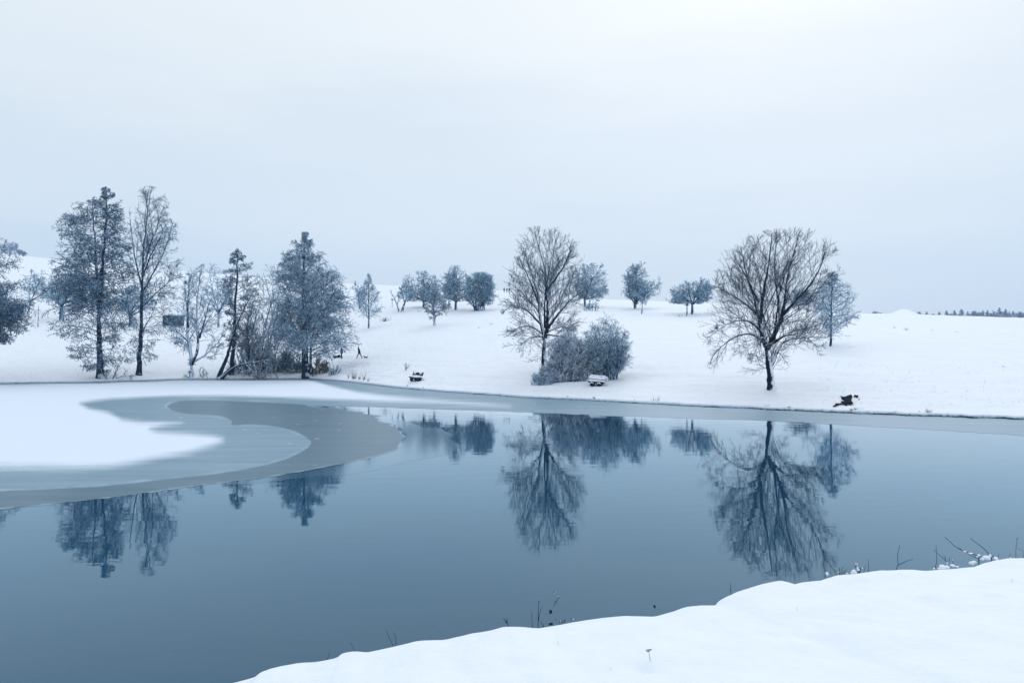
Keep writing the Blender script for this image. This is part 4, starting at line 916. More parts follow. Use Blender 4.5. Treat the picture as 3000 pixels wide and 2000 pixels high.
def build_bank_bushes():
    g = 'bushes by the snow-covered bench'
    tree('bush', 'big dense snow-dusted bush to the left of the bench, below the round-crowned tree', 'bush', (1672, 1113), [],
        [(970, 1650, 1745), (990, 1612, 1785), (1030, 1588, 1805), (1060, 1586, 1810), (1090, 1568, 1805), (1110, 1558, 1795), (1124, 1562, 1770)],
        bush_levels(1.15, 0.75) + [dict(count=3.5, t0=0.1, t1=1.0, ang=45, angsd=18, ratio=0.6, seg=3, trop=-0.2, wig=0.2, k=3, rk=0.02, tap=0.3, rmin_px=0.75, lmin=0.25, lmax=0.6)],
        (M_PALEB, M_BUSHT), 121, g, auto=stems(110, 1.5, 62, 0.8, 0.25), depth=0.42)
    tree('bush', 'taller loose upright bush of fine twigs behind the snow-covered bench', 'bush', (1775, 1110), [],
        [(908, 1752, 1786), (935, 1728, 1812), (965, 1706, 1832), (985, 1698, 1850), (1010, 1695, 1860), (1050, 1700, 1862), (1085, 1725, 1845), (1108, 1745, 1815)],
        bush_levels(1.05, 0.55) + [dict(count=3, t0=0.1, t1=1.0, ang=38, angsd=14, ratio=0.5, seg=3, trop=0.1, wig=0.16, k=3, rk=0.012, tap=0.3, rmin_px=0.45, lmin=0.3, lmax=0.9)],
        (M_PALEB, M_LOOSE), 122, g, auto=stems(46, 1.6, 42, 0.45, 0.1), depth=0.8)
    tree('bush', 'low skirt of twigs at the left end of the big dense bush', 'bush', (1585, 1126), [],
        [(1085, 1560, 1600), (1100, 1548, 1625), (1115, 1546, 1640), (1127, 1556, 1640)],
        bush_levels(0.9, 0.65), (M_PALEB, M_PALE), 123, g, auto=stems(26, 1.1, 72, 0.7, 0.3), depth=0.6)
    tree('shrub', 'lone tiny bare shrub on the snow above the half-buried bench', 'shrub', (1187, 1086), [],
        [(1056, 1168, 1214), (1068, 1170, 1212), (1086, 1182, 1194)], [dict(count=3, t0=0.3, t1=1.0, ang=35, angsd=12, ratio=0.5, seg=3, trop=0.1, wig=0.12, k=3, rk=0.012, tap=0.3, rmin_px=0.42, lmin=0.2)],
        (M_PALEB, M_PALE), 124, auto=stems(8, .6, 48, .15, .0))
    tree('sapling', 'thin bare sapling standing alone on the slope behind the edge alder', 'sapling', (112, 959), [(1.1, .4, [(112, 959, 0), (112, 940, 0), (113, 915, 0), (113, 895, 0)])],
        [(893, 104, 122), (905, 104, 122), (925, 108, 118)], [dict(count=10, t0=0.4, t1=1.0, ang=40, angsd=10, ratio=0.25, seg=3, trop=0.1, wig=0.1, k=3, rk=0.01, rmin_px=0.35, lmin=0.2)], (M_PALEB, M_PALE), 125)

def build_far_row():
    g = 'hazy trees in the far row beyond the right hill'
    rnd = random.Random(9)
    # (px, top row, half width, kind): c conifer, d leafy
    row = [(2563, 909, 10, 'd'), (2580, 913, 9, 'd'), (2691, 912, 8, 'd'), (2715, 912, 11, 'c'), (2730, 917, 9, 'd'), (2752, 912, 10, 'c'), (2773, 908, 11, 'c'), (2786, 916, 9, 'c'), (2796, 907, 9, 'c'),
           (2817, 904, 12, 'c'), (2835, 911, 9, 'c'), (2850, 909, 14, 'd'), (2868, 911, 13, 'd'), (2880, 907, 9, 'c'), (2893, 908, 10, 'c'), (2908, 907, 14, 'd'), (2928, 900, 13, 'c'), (2946, 904, 11, 'c'), (2957, 911, 9, 'c'), (2968, 910, 11, 'c'), (2988, 911, 14, 'd'), (3006, 913, 12, 'd')]
    nth = ['first', 'second', 'third', 'fourth', 'fifth', 'sixth', 'seventh', 'eighth', 'ninth', 'tenth', 'eleventh', 'twelfth', 'thirteenth', 'fourteenth', 'fifteenth', 'sixteenth', 'seventeenth', 'eighteenth', 'nineteenth', 'twentieth', 'twenty-first', 'twenty-second']
    for i, (px, top, wd, kd) in enumerate(row):
        y = 470 + rnd.uniform(-35, 35); x = (px - CX) / F * y
        B = Vector((x, y, ground_z(x, y) - 0.3)); base = H - (B.z - EYE) / y * F
        lab = f"hazy blue {'conifer' if kd == 'c' else 'leafless tree'} in the far row, {nth[i]} from the left"
        if kd == 'c':
            prof = [(top, px - .8, px + .8)] + [(top + q, px - wd * f_, px + wd * f_) for q, f_ in ((3, .28), (5, .24), (8, .6), (10, .5), (14, .95), (16, .85), (21, 1.15)) if top + q < base - 2] + [(base - 1, px - wd * 1.2, px + wd * 1.2)]
            lv = [dict(count=110, t0=.05, t1=.99, ang=80, angsd=10, ratio=.5, seg=4, trop=-.3, wig=.1, k=4, rk=.05, tap=.2, rmin_px=.8, lmin=.6), dict(count=5, t0=.1, t1=1., ang=48, angsd=15, ratio=.4, seg=2, trop=-.3, wig=.15, k=3, rk=.05, tap=.3, rmin_px=.7, lmin=.6, flat=.5)]
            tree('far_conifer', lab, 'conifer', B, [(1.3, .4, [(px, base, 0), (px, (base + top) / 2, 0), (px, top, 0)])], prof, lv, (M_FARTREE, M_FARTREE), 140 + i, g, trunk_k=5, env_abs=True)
        else:
            wd *= 1.35
            prof = [(top, px - wd * .35, px + wd * .35), (top + (base - top) * .2, px - wd * .8, px + wd * .8), (top + (base - top) * .5, px - wd, px + wd), (base - 1, px - wd * .8, px + wd * .8)]
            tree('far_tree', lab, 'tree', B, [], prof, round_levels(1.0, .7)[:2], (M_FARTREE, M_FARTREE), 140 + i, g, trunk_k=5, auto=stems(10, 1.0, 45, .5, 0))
# ------------------------------------------------------------------ benches, hut, people, dog
def bench_snow(label, px, py, rz, tilt):
    B = place(px, py); r = empty('park_bench', B); r.rotation_euler = (0, tilt, rz); tag(r, label, 'bench')
    bm = bmesh.new()
    for k in range(3): add_box(bm, (1.78, .125, .06), (0, -.14 + .14 * k, .40), (0, 0, 0), .01)
    add_box(bm, (1.5, .34, .10), (0, 0, .315), (0, 0, 0), .01)
    bm_obj('seat', bm, M_WOOD, r)
    bm = bmesh.new()
    for k in range(3): add_box(bm, (1.76, .045, .13), (0, .27 + .06 * k, .53 + .145 * k), (-.38, 0, 0), .01)
    for x in (-.62, .62): add_box(bm, (.07, .06, .62), (x, .335, .56), (-.38, 0, 0), .005)
    bm_obj('backrest', bm, M_WOOD, r)
    for x in (-.36, .36):
        bm = bmesh.new(); bm_tube(bm, [(x, -.30, .13), (x, .30, .13)], [.19, .19], 18)
        lg = bm_obj('log_support', bm, M_WOOD, r)
        bm = bmesh.new()
        ring = [(x + .20 * math.cos(a), -.315, .13 + .20 * math.sin(a)) for a in np.linspace(R(25), R(165), 12)]
        bm_tube(bm, ring, [.035 * math.sin(i / 11 * math.pi) + .012 for i in range(12)], 7)
        bm_obj('snow_rim', bm, M_LUMP, lg, True)
    bm = bmesh.new(); add_box(bm, (.10, .05, .22), (.03, -.27, .16), (0, .15, 0), .01); bm_obj('post', bm, M_CUT, r)
    bm = bmesh.new(); add_box(bm, (.9, .4, .26), (0, .02, .13), (0, 0, 0), .02); bm_obj('base', bm, M_WOOD, r)
    def cap(name, cx, cy, cz, lx, ly, th, rot, seed):
        bm = bmesh.new(); add_box(bm, (lx, ly, th), (0, 0, 0), (0, 0, 0))
        bmesh.ops.subdivide_edges(bm, edges=bm.edges[:], cuts=7, use_grid_fill=True)
        for v in bm.verts:
            ax, ay, az = abs(v.co.x) / (lx / 2), abs(v.co.y) / (ly / 2), v.co.z / (th / 2)
            if az > -0.9:
                v.co.z -= th * .5 * (max(0, ax - .8) * 5) ** 2 * (az > .5) + th * .45 * (max(0, ay - .55) * 2.2) ** 2 * (az > .5)
            n = mnoise.fractal(v.co * 4 + Vector((seed, 0, 0)), 1, 2, 3)
            v.co += Vector((n * .015, n * .015, n * .03))
        o = bm_obj(name, bm, M_LUMP, r, True); o.location = (cx, cy, cz); o.rotation_euler = rot
    cap('snow_layer', 0, -.01, .505, 1.84, .50, .15, (0, 0, 0), 1)
    cap('snow_layer', 0.02, .30, .80, 1.86, .34, .42, (-.36, 0, 0), 2)
    return r
def bench_bare(label, px, py, rz, tilt):
    B = place(px, py); r = empty('park_bench', B); r.rotation_euler = (0, tilt, rz); tag(r, label, 'bench')
    bm = bmesh.new(); add_box(bm, (1.75, .46, .07), (0, 0, .41), (0, 0, 0), .01); add_box(bm, (.5, .06, .05), (.9, .2, .24), (0, 0, 0), .005)
    bm_obj('seat', bm, M_WOOD, r)
    for x, w_ in ((-.48, .46), (.42, .70)):
        bm = bmesh.new(); add_box(bm, (w_, .36, .42), (x, 0, .17), (0, 0, 0), .02); bm_obj('support', bm, M_WOOD, r)
    bm = bmesh.new(); add_box(bm, (.14, .2, .30), (-.14, -.08, .17), (0, .1, 0), .01); bm_obj('cut_block', bm, M_CUT, r)
    bm = bmesh.new(); add_box(bm, (1.35, .06, .36), (.02, .34, .80), (-.25, 0, 0), .01)
    for x in (-.66, .74): add_box(bm, (.13, .08, .52), (x, .335, .80), (-.3, .12 if x > 0 else -.05, 0), .01)
    bm_obj('backrest', bm, M_WOOD, r)
    bm = bmesh.new()
    for c, rr, sd_ in (((-.02, -.02, .50), (.90, .25, .10), 1), ((-.38, .28, .93), (.20, .14, .15), 3), ((.52, .28, .95), (.17, .13, .14), 4), ((.1, .22, .58), (.75, .14, .10), 5)):
        bm_blob(bm, c, rr, sd_, .12, 3)
    bm_obj('snow_layer', bm, M_LUMP, r, True)
    return r

def skin_body(name, joints, bones, mat, parent=None, sub=2):
    """one continuous body grown over a skeleton; joints: name -> (x, y, z, radius); the first joint is the pelvis"""
    names = list(joints); me = bpy.data.meshes.new(name)
    me.from_pydata([joints[n][:3] for n in names], [(names.index(a_), names.index(b_)) for a_, b_ in bones], [])
    o = bpy.data.objects.new(name, me); COL.objects.link(o)
    sk = o.modifiers.new('skin', 'SKIN'); sb = o.modifiers.new('sub', 'SUBSURF'); sb.levels = sub; sb.render_levels = sub
    for i, n in enumerate(names):
        rr = joints[n][3]; sv = me.skin_vertices[0].data[i]
        sv.radius = rr if isinstance(rr, tuple) else (rr, rr); sv.use_root = i == 0
    dg = bpy.context.evaluated_depsgraph_get(); ev = o.evaluated_get(dg)
    m2 = bpy.data.meshes.new_from_object(ev); bpy.data.objects.remove(o)
    m2.polygons.foreach_set('use_smooth', np.ones(len(m2.polygons), dtype=bool))
    return link_mesh(name, m2, mat, parent)
def person(label, B, rz=0.0, scale=1.0, lean=0.0, stride=0.0, arm_up=False, hat=True, coat=M_COAT, group=None):
    """faces +x before turning; stride opens the legs"""
    r = empty('person', B, rz); r.scale = (scale,) * 3; tag(r, label, 'person', group)
    l, s = lean, stride
    J = {'pelvis': (0, 0, .93, (.13, .15)), 'belly': (.02 * l, 0, 1.10, (.12, .15)), 'chest': (.5 * l * .3, 0, 1.32, (.13, .18)), 'neck': (.5 * l * .45, 0, 1.50, .065), 'head': (.5 * l * .6, 0, 1.60, .085), 'crown': (.5 * l * .65, 0, 1.70, .075)}
    E = [('pelvis', 'belly'), ('belly', 'chest'), ('chest', 'neck'), ('neck', 'head'), ('head', 'crown')]
    for sd_, fx in ((1, s), (-1, -s)):
        q = 'l' if sd_ > 0 else 'r'
        J['hip' + q] = (.0, .10 * sd_, .86, .105); J['knee' + q] = (fx * .24 + .03, .11 * sd_, .48, .075); J['ankle' + q] = (fx * .42 - (.08 if fx < 0 else 0), .11 * sd_, .09, .052); J['toe' + q] = (fx * .42 + .15, .12 * sd_, .05, .045)
        E += [('pelvis', 'hip' + q), ('hip' + q, 'knee' + q), ('knee' + q, 'ankle' + q), ('ankle' + q, 'toe' + q)]
        cx = J['chest'][0]
        J['sho' + q] = (cx, .20 * sd_, 1.42, .075); J['elb' + q] = (cx - .12 * (1 if sd_ > 0 else -.3) - fx * .10, .29 * sd_, 1.15, .055); J['wri' + q] = (cx + .02 - fx * .16, .27 * sd_, .92, .04); J['han' + q] = (cx + .04 - fx * .18, .26 * sd_, .83, .038)
        if arm_up and sd_ > 0: J['elb' + q] = (cx + .16, .26, 1.50, .055); J['wri' + q] = (cx + .22, .18, 1.74, .042); J['han' + q] = (cx + .22, .16, 1.83, .04)
        E += [('chest', 'sho' + q), ('sho' + q, 'elb' + q), ('elb' + q, 'wri' + q), ('wri' + q, 'han' + q)]
    b = skin_body('body', J, E, M_COAT, r)
    b.data.materials.append(M_SKIN)
    hz = J['neck'][2] + .03
    for p in b.data.polygons:
        c = p.center
        if c.z > hz and abs(c.y) < .12 and c.x > J['head'][0] - .02: p.material_index = 1
    bm = bmesh.new(); g = bmesh.ops.create_uvsphere(bm, u_segments=16, v_segments=10, radius=1)
    for v in g['verts']:
        z = v.co.z; v.co = Vector((J['head'][0] - .015 + v.co.x * .108, v.co.y * .10, 1.66 + v.co.z * .12))
        if v.co.z < 1.635 and v.co.x > J['head'][0] + .01: v.co.z = 1.645
    bm_obj('hat', bm, coat, r, True)
    bm = bmesh.new()                                            # a coat that hangs to the thigh
    rings = [(.72, .19, .215, 0), (.92, .175, .205, 0), (1.10, .155, .195, .05 * l), (1.30, .165, .225, .15 * l), (1.44, .13, .20, .2 * l), (1.50, .085, .09, .22 * l)]
    V = []
    for z, a_, c_, x in rings: V.append([bm.verts.new((x + a_ * math.cos(t), c_ * math.sin(t), z + .01 * math.sin(3 * t))) for t in np.linspace(0, 2 * math.pi, 18, endpoint=False)])
    for A_, B_ in zip(V, V[1:]):
        for j in range(18): bm.faces.new((A_[j], A_[(j + 1) % 18], B_[(j + 1) % 18], B_[j]))
    bm_obj('coat', bm, coat, r, True)
    return r
def small_dog(label, B, rz):
    r = empty('dog', B, rz); tag(r, label, 'dog')
    J = {'belly': (0, 0, .24, (.075, .085)), 'chest': (.16, 0, .25, (.09, .10)), 'neck': (.26, 0, .34, .05), 'head': (.33, 0, .40, .055), 'muz': (.43, 0, .375, .025), 'rump': (-.17, 0, .26, .075), 'tail0': (-.25, 0, .33, .022), 'tail1': (-.27, 0, .46, .018), 'tail2': (-.24, 0, .55, .012)}
    E = [('belly', 'chest'), ('chest', 'neck'), ('neck', 'head'), ('head', 'muz'), ('belly', 'rump'), ('rump', 'tail0'), ('tail0', 'tail1'), ('tail1', 'tail2')]
    for q, y in (('l', .06), ('r', -.06)):
        J['sh' + q] = (.15, y, .20, .04); J['wr' + q] = (.16, y, .09, .022); J['pw' + q] = (.18, y, .015, .022)
        J['hi' + q] = (-.16, y, .20, .05); J['kn' + q] = (-.11, y, .15, .034); J['ho' + q] = (-.20, y, .09, .02); J['fp' + q] = (-.17, y, .015, .022)
        J['ear' + q] = (.30, y * .7, .47, .016)
        E += [('chest', 'sh' + q), ('sh' + q, 'wr' + q), ('wr' + q, 'pw' + q), ('rump', 'hi' + q), ('hi' + q, 'kn' + q), ('kn' + q, 'ho' + q), ('ho' + q, 'fp' + q), ('head', 'ear' + q)]
    skin_body('body', J, E, M_FUR, r); return r

def build_things():
    bench_snow('bench with thick snow on seat and back at the right foot of the big bush', 1747, 1131, R(-26), R(3.5))
    bench_bare('dark bench with patchy snow on its backrest, alone on the open bank', 1217, 1117, R(-36), R(3))
    # people
    P = place(1053, 1050); person('person in dark clothes walking left across the snow with legs wide apart', P, R(180), 1.0, .55, .85, coat=M_COAT)
    P = place(1001, 1051); person('dark figure of a person half hidden behind twigs of the broad alder', P, R(200), 1.08, 0, .12, coat=M_COAT2)
    P = place(1072, 1051.5); small_dog('tiny dark dog with a raised tail on the snow behind the walking person', P, R(170))
    P = place(986, 1048); r = empty('heap', P); tag(r, 'dark low bundle lying on the snow left of the half hidden person', 'bundle')
    bm = bmesh.new(); bm_blob(bm, (0, 0, .14), (.62, .3, .20), 3, .35, 3, 1.8); bm_blob(bm, (.35, .05, .22), (.28, .22, .24), 5, .3, 3, 1.8)
    bm_obj('load', bm, M_COAT, r, True)
    bm = bmesh.new(); bm_blob(bm, (-.1, 0, .315), (.3, .18, .035), 8, .2, 2); bm_obj('snow_layer', bm, M_LUMP, r, True)
    g = 'three people on the hilltop'
    for px, py, rz, sc, lb in ((1477, 857, R(70), .98, 'leftmost of the three tiny people on the hilltop skyline, slim and apart from the others'), (1485, 857, R(110), .95, 'middle one of the three tiny people standing on the hilltop skyline'), (1492, 857.5, R(100), 1.05, 'rightmost of the three tiny people on the hilltop skyline, in a long dark coat')):
        person(lb, place(px, py), rz, sc * 1.08, .1, .25, coat=M_COAT if px != 1485 else M_COAT2, group=g)
    # hut
    B = place(499, 954); r = empty('hut', B, R(-8)); tag(r, 'dark wooden hut behind the twigs, between the birch and the snow-plastered trunk', 'hut')
    bm = bmesh.new(); add_box(bm, (3.3, 2.4, 2.2), (0, 1.2, .95)); bm_obj('wall', bm, M_HUT, r)
    bm = bmesh.new()
    for k in range(16): add_box(bm, (.04, .03, 2.1), (-1.54 + k * .205, -.012, .95))
    for x in (-1.62, 1.62): add_box(bm, (.14, .14, 2.2), (x, -.03, .95))
    bm_obj('batten_boards', bm, M_WOOD, r)
    bm = bmesh.new(); add_box(bm, (.95, .05, 1.9), (.9, -.035, .86)); d = bm_obj('door', bm, M_WOOD, r)
    bm = bmesh.new(); add_box(bm, (.05, .06, .12), (.55, -.08, .95), (0, 0, 0), .01); bm_obj('handle', bm, M_ROCK, d)
    bm = bmesh.new(); add_box(bm, (3.6, 2.9, .12), (0, 1.15, 2.16), (.06, .05, 0)); rf = bm_obj('roof', bm, M_HUT, r)
    bm = bmesh.new(); add_box(bm, (3.56, 2.86, .22), (0, 1.15, 2.335), (.06, .05, 0), .07); bm_obj('snow_layer', bm, M_LUMP, rf, True)
    # nest box on a post
    B = place(1149, 899); r = empty('post', B); tag(r, 'thin post with a small box on top, left of the thin leaning sapling', 'post')
    bm = bmesh.new(); bm_tube(bm, [(0, 0, -.2), (0, 0, 1.75)], [.06, .055], 8); bm_obj('pole', bm, M_WOOD, r)
    bm = bmesh.new(); add_box(bm, (.32, .26, .36), (0, 0, 1.9), (0, 0, 0), .02); bx = bm_obj('nest_box', bm, M_WOOD, r)
    bm = bmesh.new(); add_box(bm, (.40, .36, .05), (0, -.02, 2.12), (.2, 0, 0), .01); bm_obj('roof', bm, M_LUMP, bx)
    # bare stones showing through the snow on the right bank
    A = lambda p: (2400 + p[0] * .17007, 1130 + p[1] * .17007)
    polys = [[(345, 195), (390, 205), (430, 215), (470, 200), (510, 185), (560, 185), (572, 205), (555, 250), (562, 300), (595, 318), (540, 335), (490, 325), (480, 355), (450, 355), (420, 330), (370, 345), (320, 350), (280, 375), (220, 375), (270, 355), (275, 330), (340, 330), (390, 325), (402, 312), (355, 290), (420, 290), (447, 280), (410, 255), (370, 240), (402, 232), (380, 212)],
             [(590, 187), (625, 182), (680, 195), (655, 216), (632, 208), (602, 205)], [(663, 263), (688, 246), (702, 250), (682, 264)], [(1380, 462), (1440, 455), (1430, 468)], [(1440, 442), (1465, 434), (1470, 442), (1450, 450)]]
    c0 = place(*A((480, 280))); r = empty('stone_patch', c0); tag(r, 'dark bare stones poking through the snow near the right waterline', 'stones')
    parts = []
    for pi, pl in enumerate(polys[:3]):
        bnd = subdiv([A(p) for p in pl], 1.0); n = len(bnd)
        gx, gy = np.meshgrid(np.arange(min(p[0] for p in bnd), max(p[0] for p in bnd), .8), np.arange(min(p[1] for p in bnd), max(p[1] for p in bnd), .55))
        G = np.stack([gx.ravel(), gy.ravel()], 1); G = G[inside(G, bnd)]; G = G[seg_dist(G, bnd, True) > .3] if len(G) else G
        V, _, Fc, *_ = delaunay_2d_cdt([Vector(p) for p in bnd] + [Vector(p) for p in G], [(i, (i + 1) % n) for i in range(n)], [], 1, 1e-4)
        V2 = np.array([(v[0], v[1]) for v in V]); dd = seg_dist(V2, bnd, True); P3 = []
        for (a_, b_), d_ in zip(V2, dd):
            p = place(a_, b_); h = 0.03 + .10 * min(1, d_ / 1.2) * (0.4 + abs(mnoise.noise((p.x * 5, p.y * 3.2, 2)))) if d_ > .05 else .005
            P3.append((p.x - c0.x, p.y - c0.y, p.z + h - c0.z + .05))
        T = np.array([f[:] for f in Fc if len(f) == 3]); P3 = np.array(P3)
        a_, b_, c_ = P3[T[:, 0]], P3[T[:, 1]], P3[T[:, 2]]; fl = np.cross(b_ - a_, c_ - a_)[:, 2] < 0; T[fl] = T[fl][:, ::-1]
        parts.append((P3, T))
    V, T = merge(parts); np_mesh('stones', V, T, M_ROCK, r, smooth=False)

# ------------------------------------------------------------------ grasses and twigs
def blades(rng, n, w_, h_, lean=.35, r0=.012, dep=.5):
    p0 = np.stack([rng.normal(0, w_ * .16, n), rng.normal(0, w_ * .16 * dep, n), np.full(n, -.05)], 1)
    d = norm(np.stack([rng.normal(0, lean, n), rng.normal(0, lean, n), np.ones(n)], 1))
    return path(rng, p0, d, h_ * rng.uniform(.5, 1.15, n), np.full(n, r0), 4, -.15, .12, r0 * .6)
def tuft(label, px, py, w_px, h_px, n, mat, seed, r_px=.4, lean=.3, name='grass_tuft', cat='grass tuft', group=None):
    B = place(px, py); s = B.y / F; rng = np.random.default_rng(seed)
    P, Rr = blades(rng, n, w_px * s, h_px * s, lean, r_px * s)
    V, Q = tubes(P, Rr, 3, rng); o = np_mesh(name, V, Q, mat); o.location = B
    return tag(o, label, cat, group, 'stuff' if w_px >= 16 and name == 'grass_tuft' else None)
def build_grasses():
    g = 'dry reeds on the far waterline'
    for i, (px, py, w_, h_, n, lab) in enumerate([(1021, 1107, 7, 18, 9, 'leftmost thin clump of dry reeds on the far waterline, nearest the broad alder'), (1037, 1109, 16, 26, 26, 'thickest clump of dry reeds on the far waterline, right of the broad alder'), (1053, 1111, 14, 13, 14, 'low clump of dry reeds between the two taller clumps on the far waterline'), (1067, 1113, 10, 24, 15, 'tall clump of dry reeds at the right of the row by the far waterline'), (1078, 1116, 8, 15, 8, 'rightmost sparse clump of dry reeds on the far waterline')]):
        tuft(lab, px, py, w_, h_, n, M_REED, 200 + i, .42, .16, 'reed_clump', 'reeds', g)
    g = 'dark tufts along the far waterline'
    for i, (px, py, w_, h_, n, lab) in enumerate([(2507, 1212, 13, 10, 34, 'small black tuft on the waterline below the bare stones'), (2495, 1211, 16, 6, 18, 'flat dark fringe on the waterline just left of the black tuft'), (2720, 1221, 20, 15, 26, 'dark spreading tuft on the waterline at the far right'), (2694, 1220, 10, 6, 12, 'tiny dark tuft just left of the dark spreading tuft'), (2310, 1204, 20, 5, 20, 'low dark fringe on the waterline right of the big spreading tree'), (2247, 1201, 10, 14, 6, 'few upright grass stems on the waterline below the big spreading tree'), (1921, 1186, 28, 18, 12, 'splayed grass stems on the waterline between the bench and the big spreading tree'), (1662, 1172, 9, 6, 9, 'tiny dark tuft on the waterline below the left end of the big bush'), (1740, 1176, 9, 8, 10, 'tiny dark tuft on the waterline below the snowy bench'), (1192, 1138, 7, 6, 9, 'tiny dark tuft on the waterline left of the patchy bench'), (1860, 1182, 10, 4, 9, 'low dark speck of grass on the waterline left of the splayed stems'), (1240, 1143, 8, 4, 8, 'low dark speck of grass on the waterline below the patchy bench'), (2625, 1217, 14, 4, 10, 'low dark fringe on the waterline between the black tuft and the spreading tuft')]):
        tuft(lab, px, py, w_, h_, n, M_STALK, 220 + i, .42, .45, 'grass_tuft', 'grass tuft', g)
    g = 'faint grass tufts on the snowy slope'
    for i, (px, py, w_, h_, n, lab) in enumerate([(1440, 951, 26, 7, 16, 'faint grass tuft on the slope left of the round-crowned tree'), (2656, 967, 24, 11, 20, 'faint grass tuft below the round heap on the right skyline'), (2803, 974, 12, 6, 12, 'small faint grass tuft on the far right slope'), (2620, 960, 20, 8, 9, 'sparse pale stems left of the faint tuft below the round heap'), (1990, 927, 40, 9, 18, 'faint grass tuft left of the white-trunked small tree on the skyline'), (1229, 914, 18, 16, 9, 'few bare stems left of the snow-whitened gnarled orchard tree'), (1130, 941, 46, 15, 50, 'low frosted scrub right of the pointed tree on the slope'), (2494, 1018, 24, 6, 10, 'faint grass right of the bushy snowy tree trunk'), (2730, 970, 12, 10, 6, 'sparse pale stems right of the faint tuft below the round heap'), (2940, 1074, 26, 6, 10, 'faint grass on the bank near the right edge of the photo'), (2526, 1208, 10, 12, 7, 'pale thin stems on the bank just right of the bare stones'), (1402, 962, 10, 8, 6, 'sparse pale stems on the open slope below the dense orchard bush')]):
        tuft(lab, px, py, w_, h_, n, M_GRASS if n < 30 else M_ALDT, 240 + i, .34, .4, 'grass_tuft', 'grass tuft', g)
    # frosted grass tips on the bank below the path
    rng = np.random.default_rng(77); parts = []
    spots = [(rng.uniform(985, 1085), rng.uniform(1058, 1096)) for _ in range(620)] + [(rng.uniform(985, 1300), rng.uniform(1058, 1130)) for _ in range(160)] + [(rng.uniform(2380, 3000), rng.uniform(1060, 1190)) for _ in range(260)] + [(rng.uniform(20, 560), rng.uniform(1080, 1112)) for _ in range(260)]
    pts = []
    for a_, b_ in spots:
        p = place(a_, b_)
        if p.y - np.interp(p.x / p.y, UU, Ds) > .6: pts.append(p[:])
    p0 = np.array(pts); n = len(p0); p0[:, 2] -= .03
    d = norm(np.stack([rng.normal(0, .5, n), rng.normal(0, .5, n), np.ones(n)], 1))
    P, Rr = path(rng, p0, d, rng.uniform(.10, .28, n), np.full(n, .013), 3, -.3, .2, .008)
    V, Q = tubes(P, Rr, 3, rng); tag(np_mesh('frosted_grass', V, Q, M_GRASS), kind='stuff')

def twig(label, name, cat, lines, y, off, sc, r, mat, snow=(), group=None, root=True, dz=0.35):
    """lines of (px, py) inside an enlarged view (offset off, scale sc), standing at depth y; snow: (x, y, rx, ry) lumps"""
    A = lambda p: (off[0] + p[0] * sc, off[1] + p[1] * sc)
    rnd = random.Random(len(label) * 7 + int(lines[0][0][0]))
    base = lines[0][-1]; B = W(*A(base), y); s = y / F
    o = empty(name, B); tag(o, label, cat, group)
    bm = bmesh.new()
    for li, ln in enumerate(lines):
        pts = [W(*A(p), y) - B for p in ln]
        for k, p in enumerate(pts): p.y += (len(pts) - 1 - k) * rnd.uniform(-.03, .03)
        if root and li == 0: pts.append(pts[-1] + Vector((0, .02, -dz)))
        m = max(6, len(pts) * 3); Q = resample([p[:] for p in pts], m)
        rr = np.linspace(.45, 1.0, m) * r * (1 if li == 0 else .8)
        bm_tube(bm, [tuple(q) for q in Q], list(rr), 5)
    bm_obj('stem', bm, mat, o, True)
    for i, (x, yy, rx, ry) in enumerate(snow):
        bm = bmesh.new(); c = W(*A((x, yy + ry * .35)), y) - B
        bm_blob(bm, c, (rx * .74 * sc * s, (rx + ry) * .5 * sc * s, ry * .72 * sc * s), i + rnd.randint(0, 50), .22, 3, 1.0)
        bm_obj('snow_lump', bm, M_LUMP, o, True)
    return o
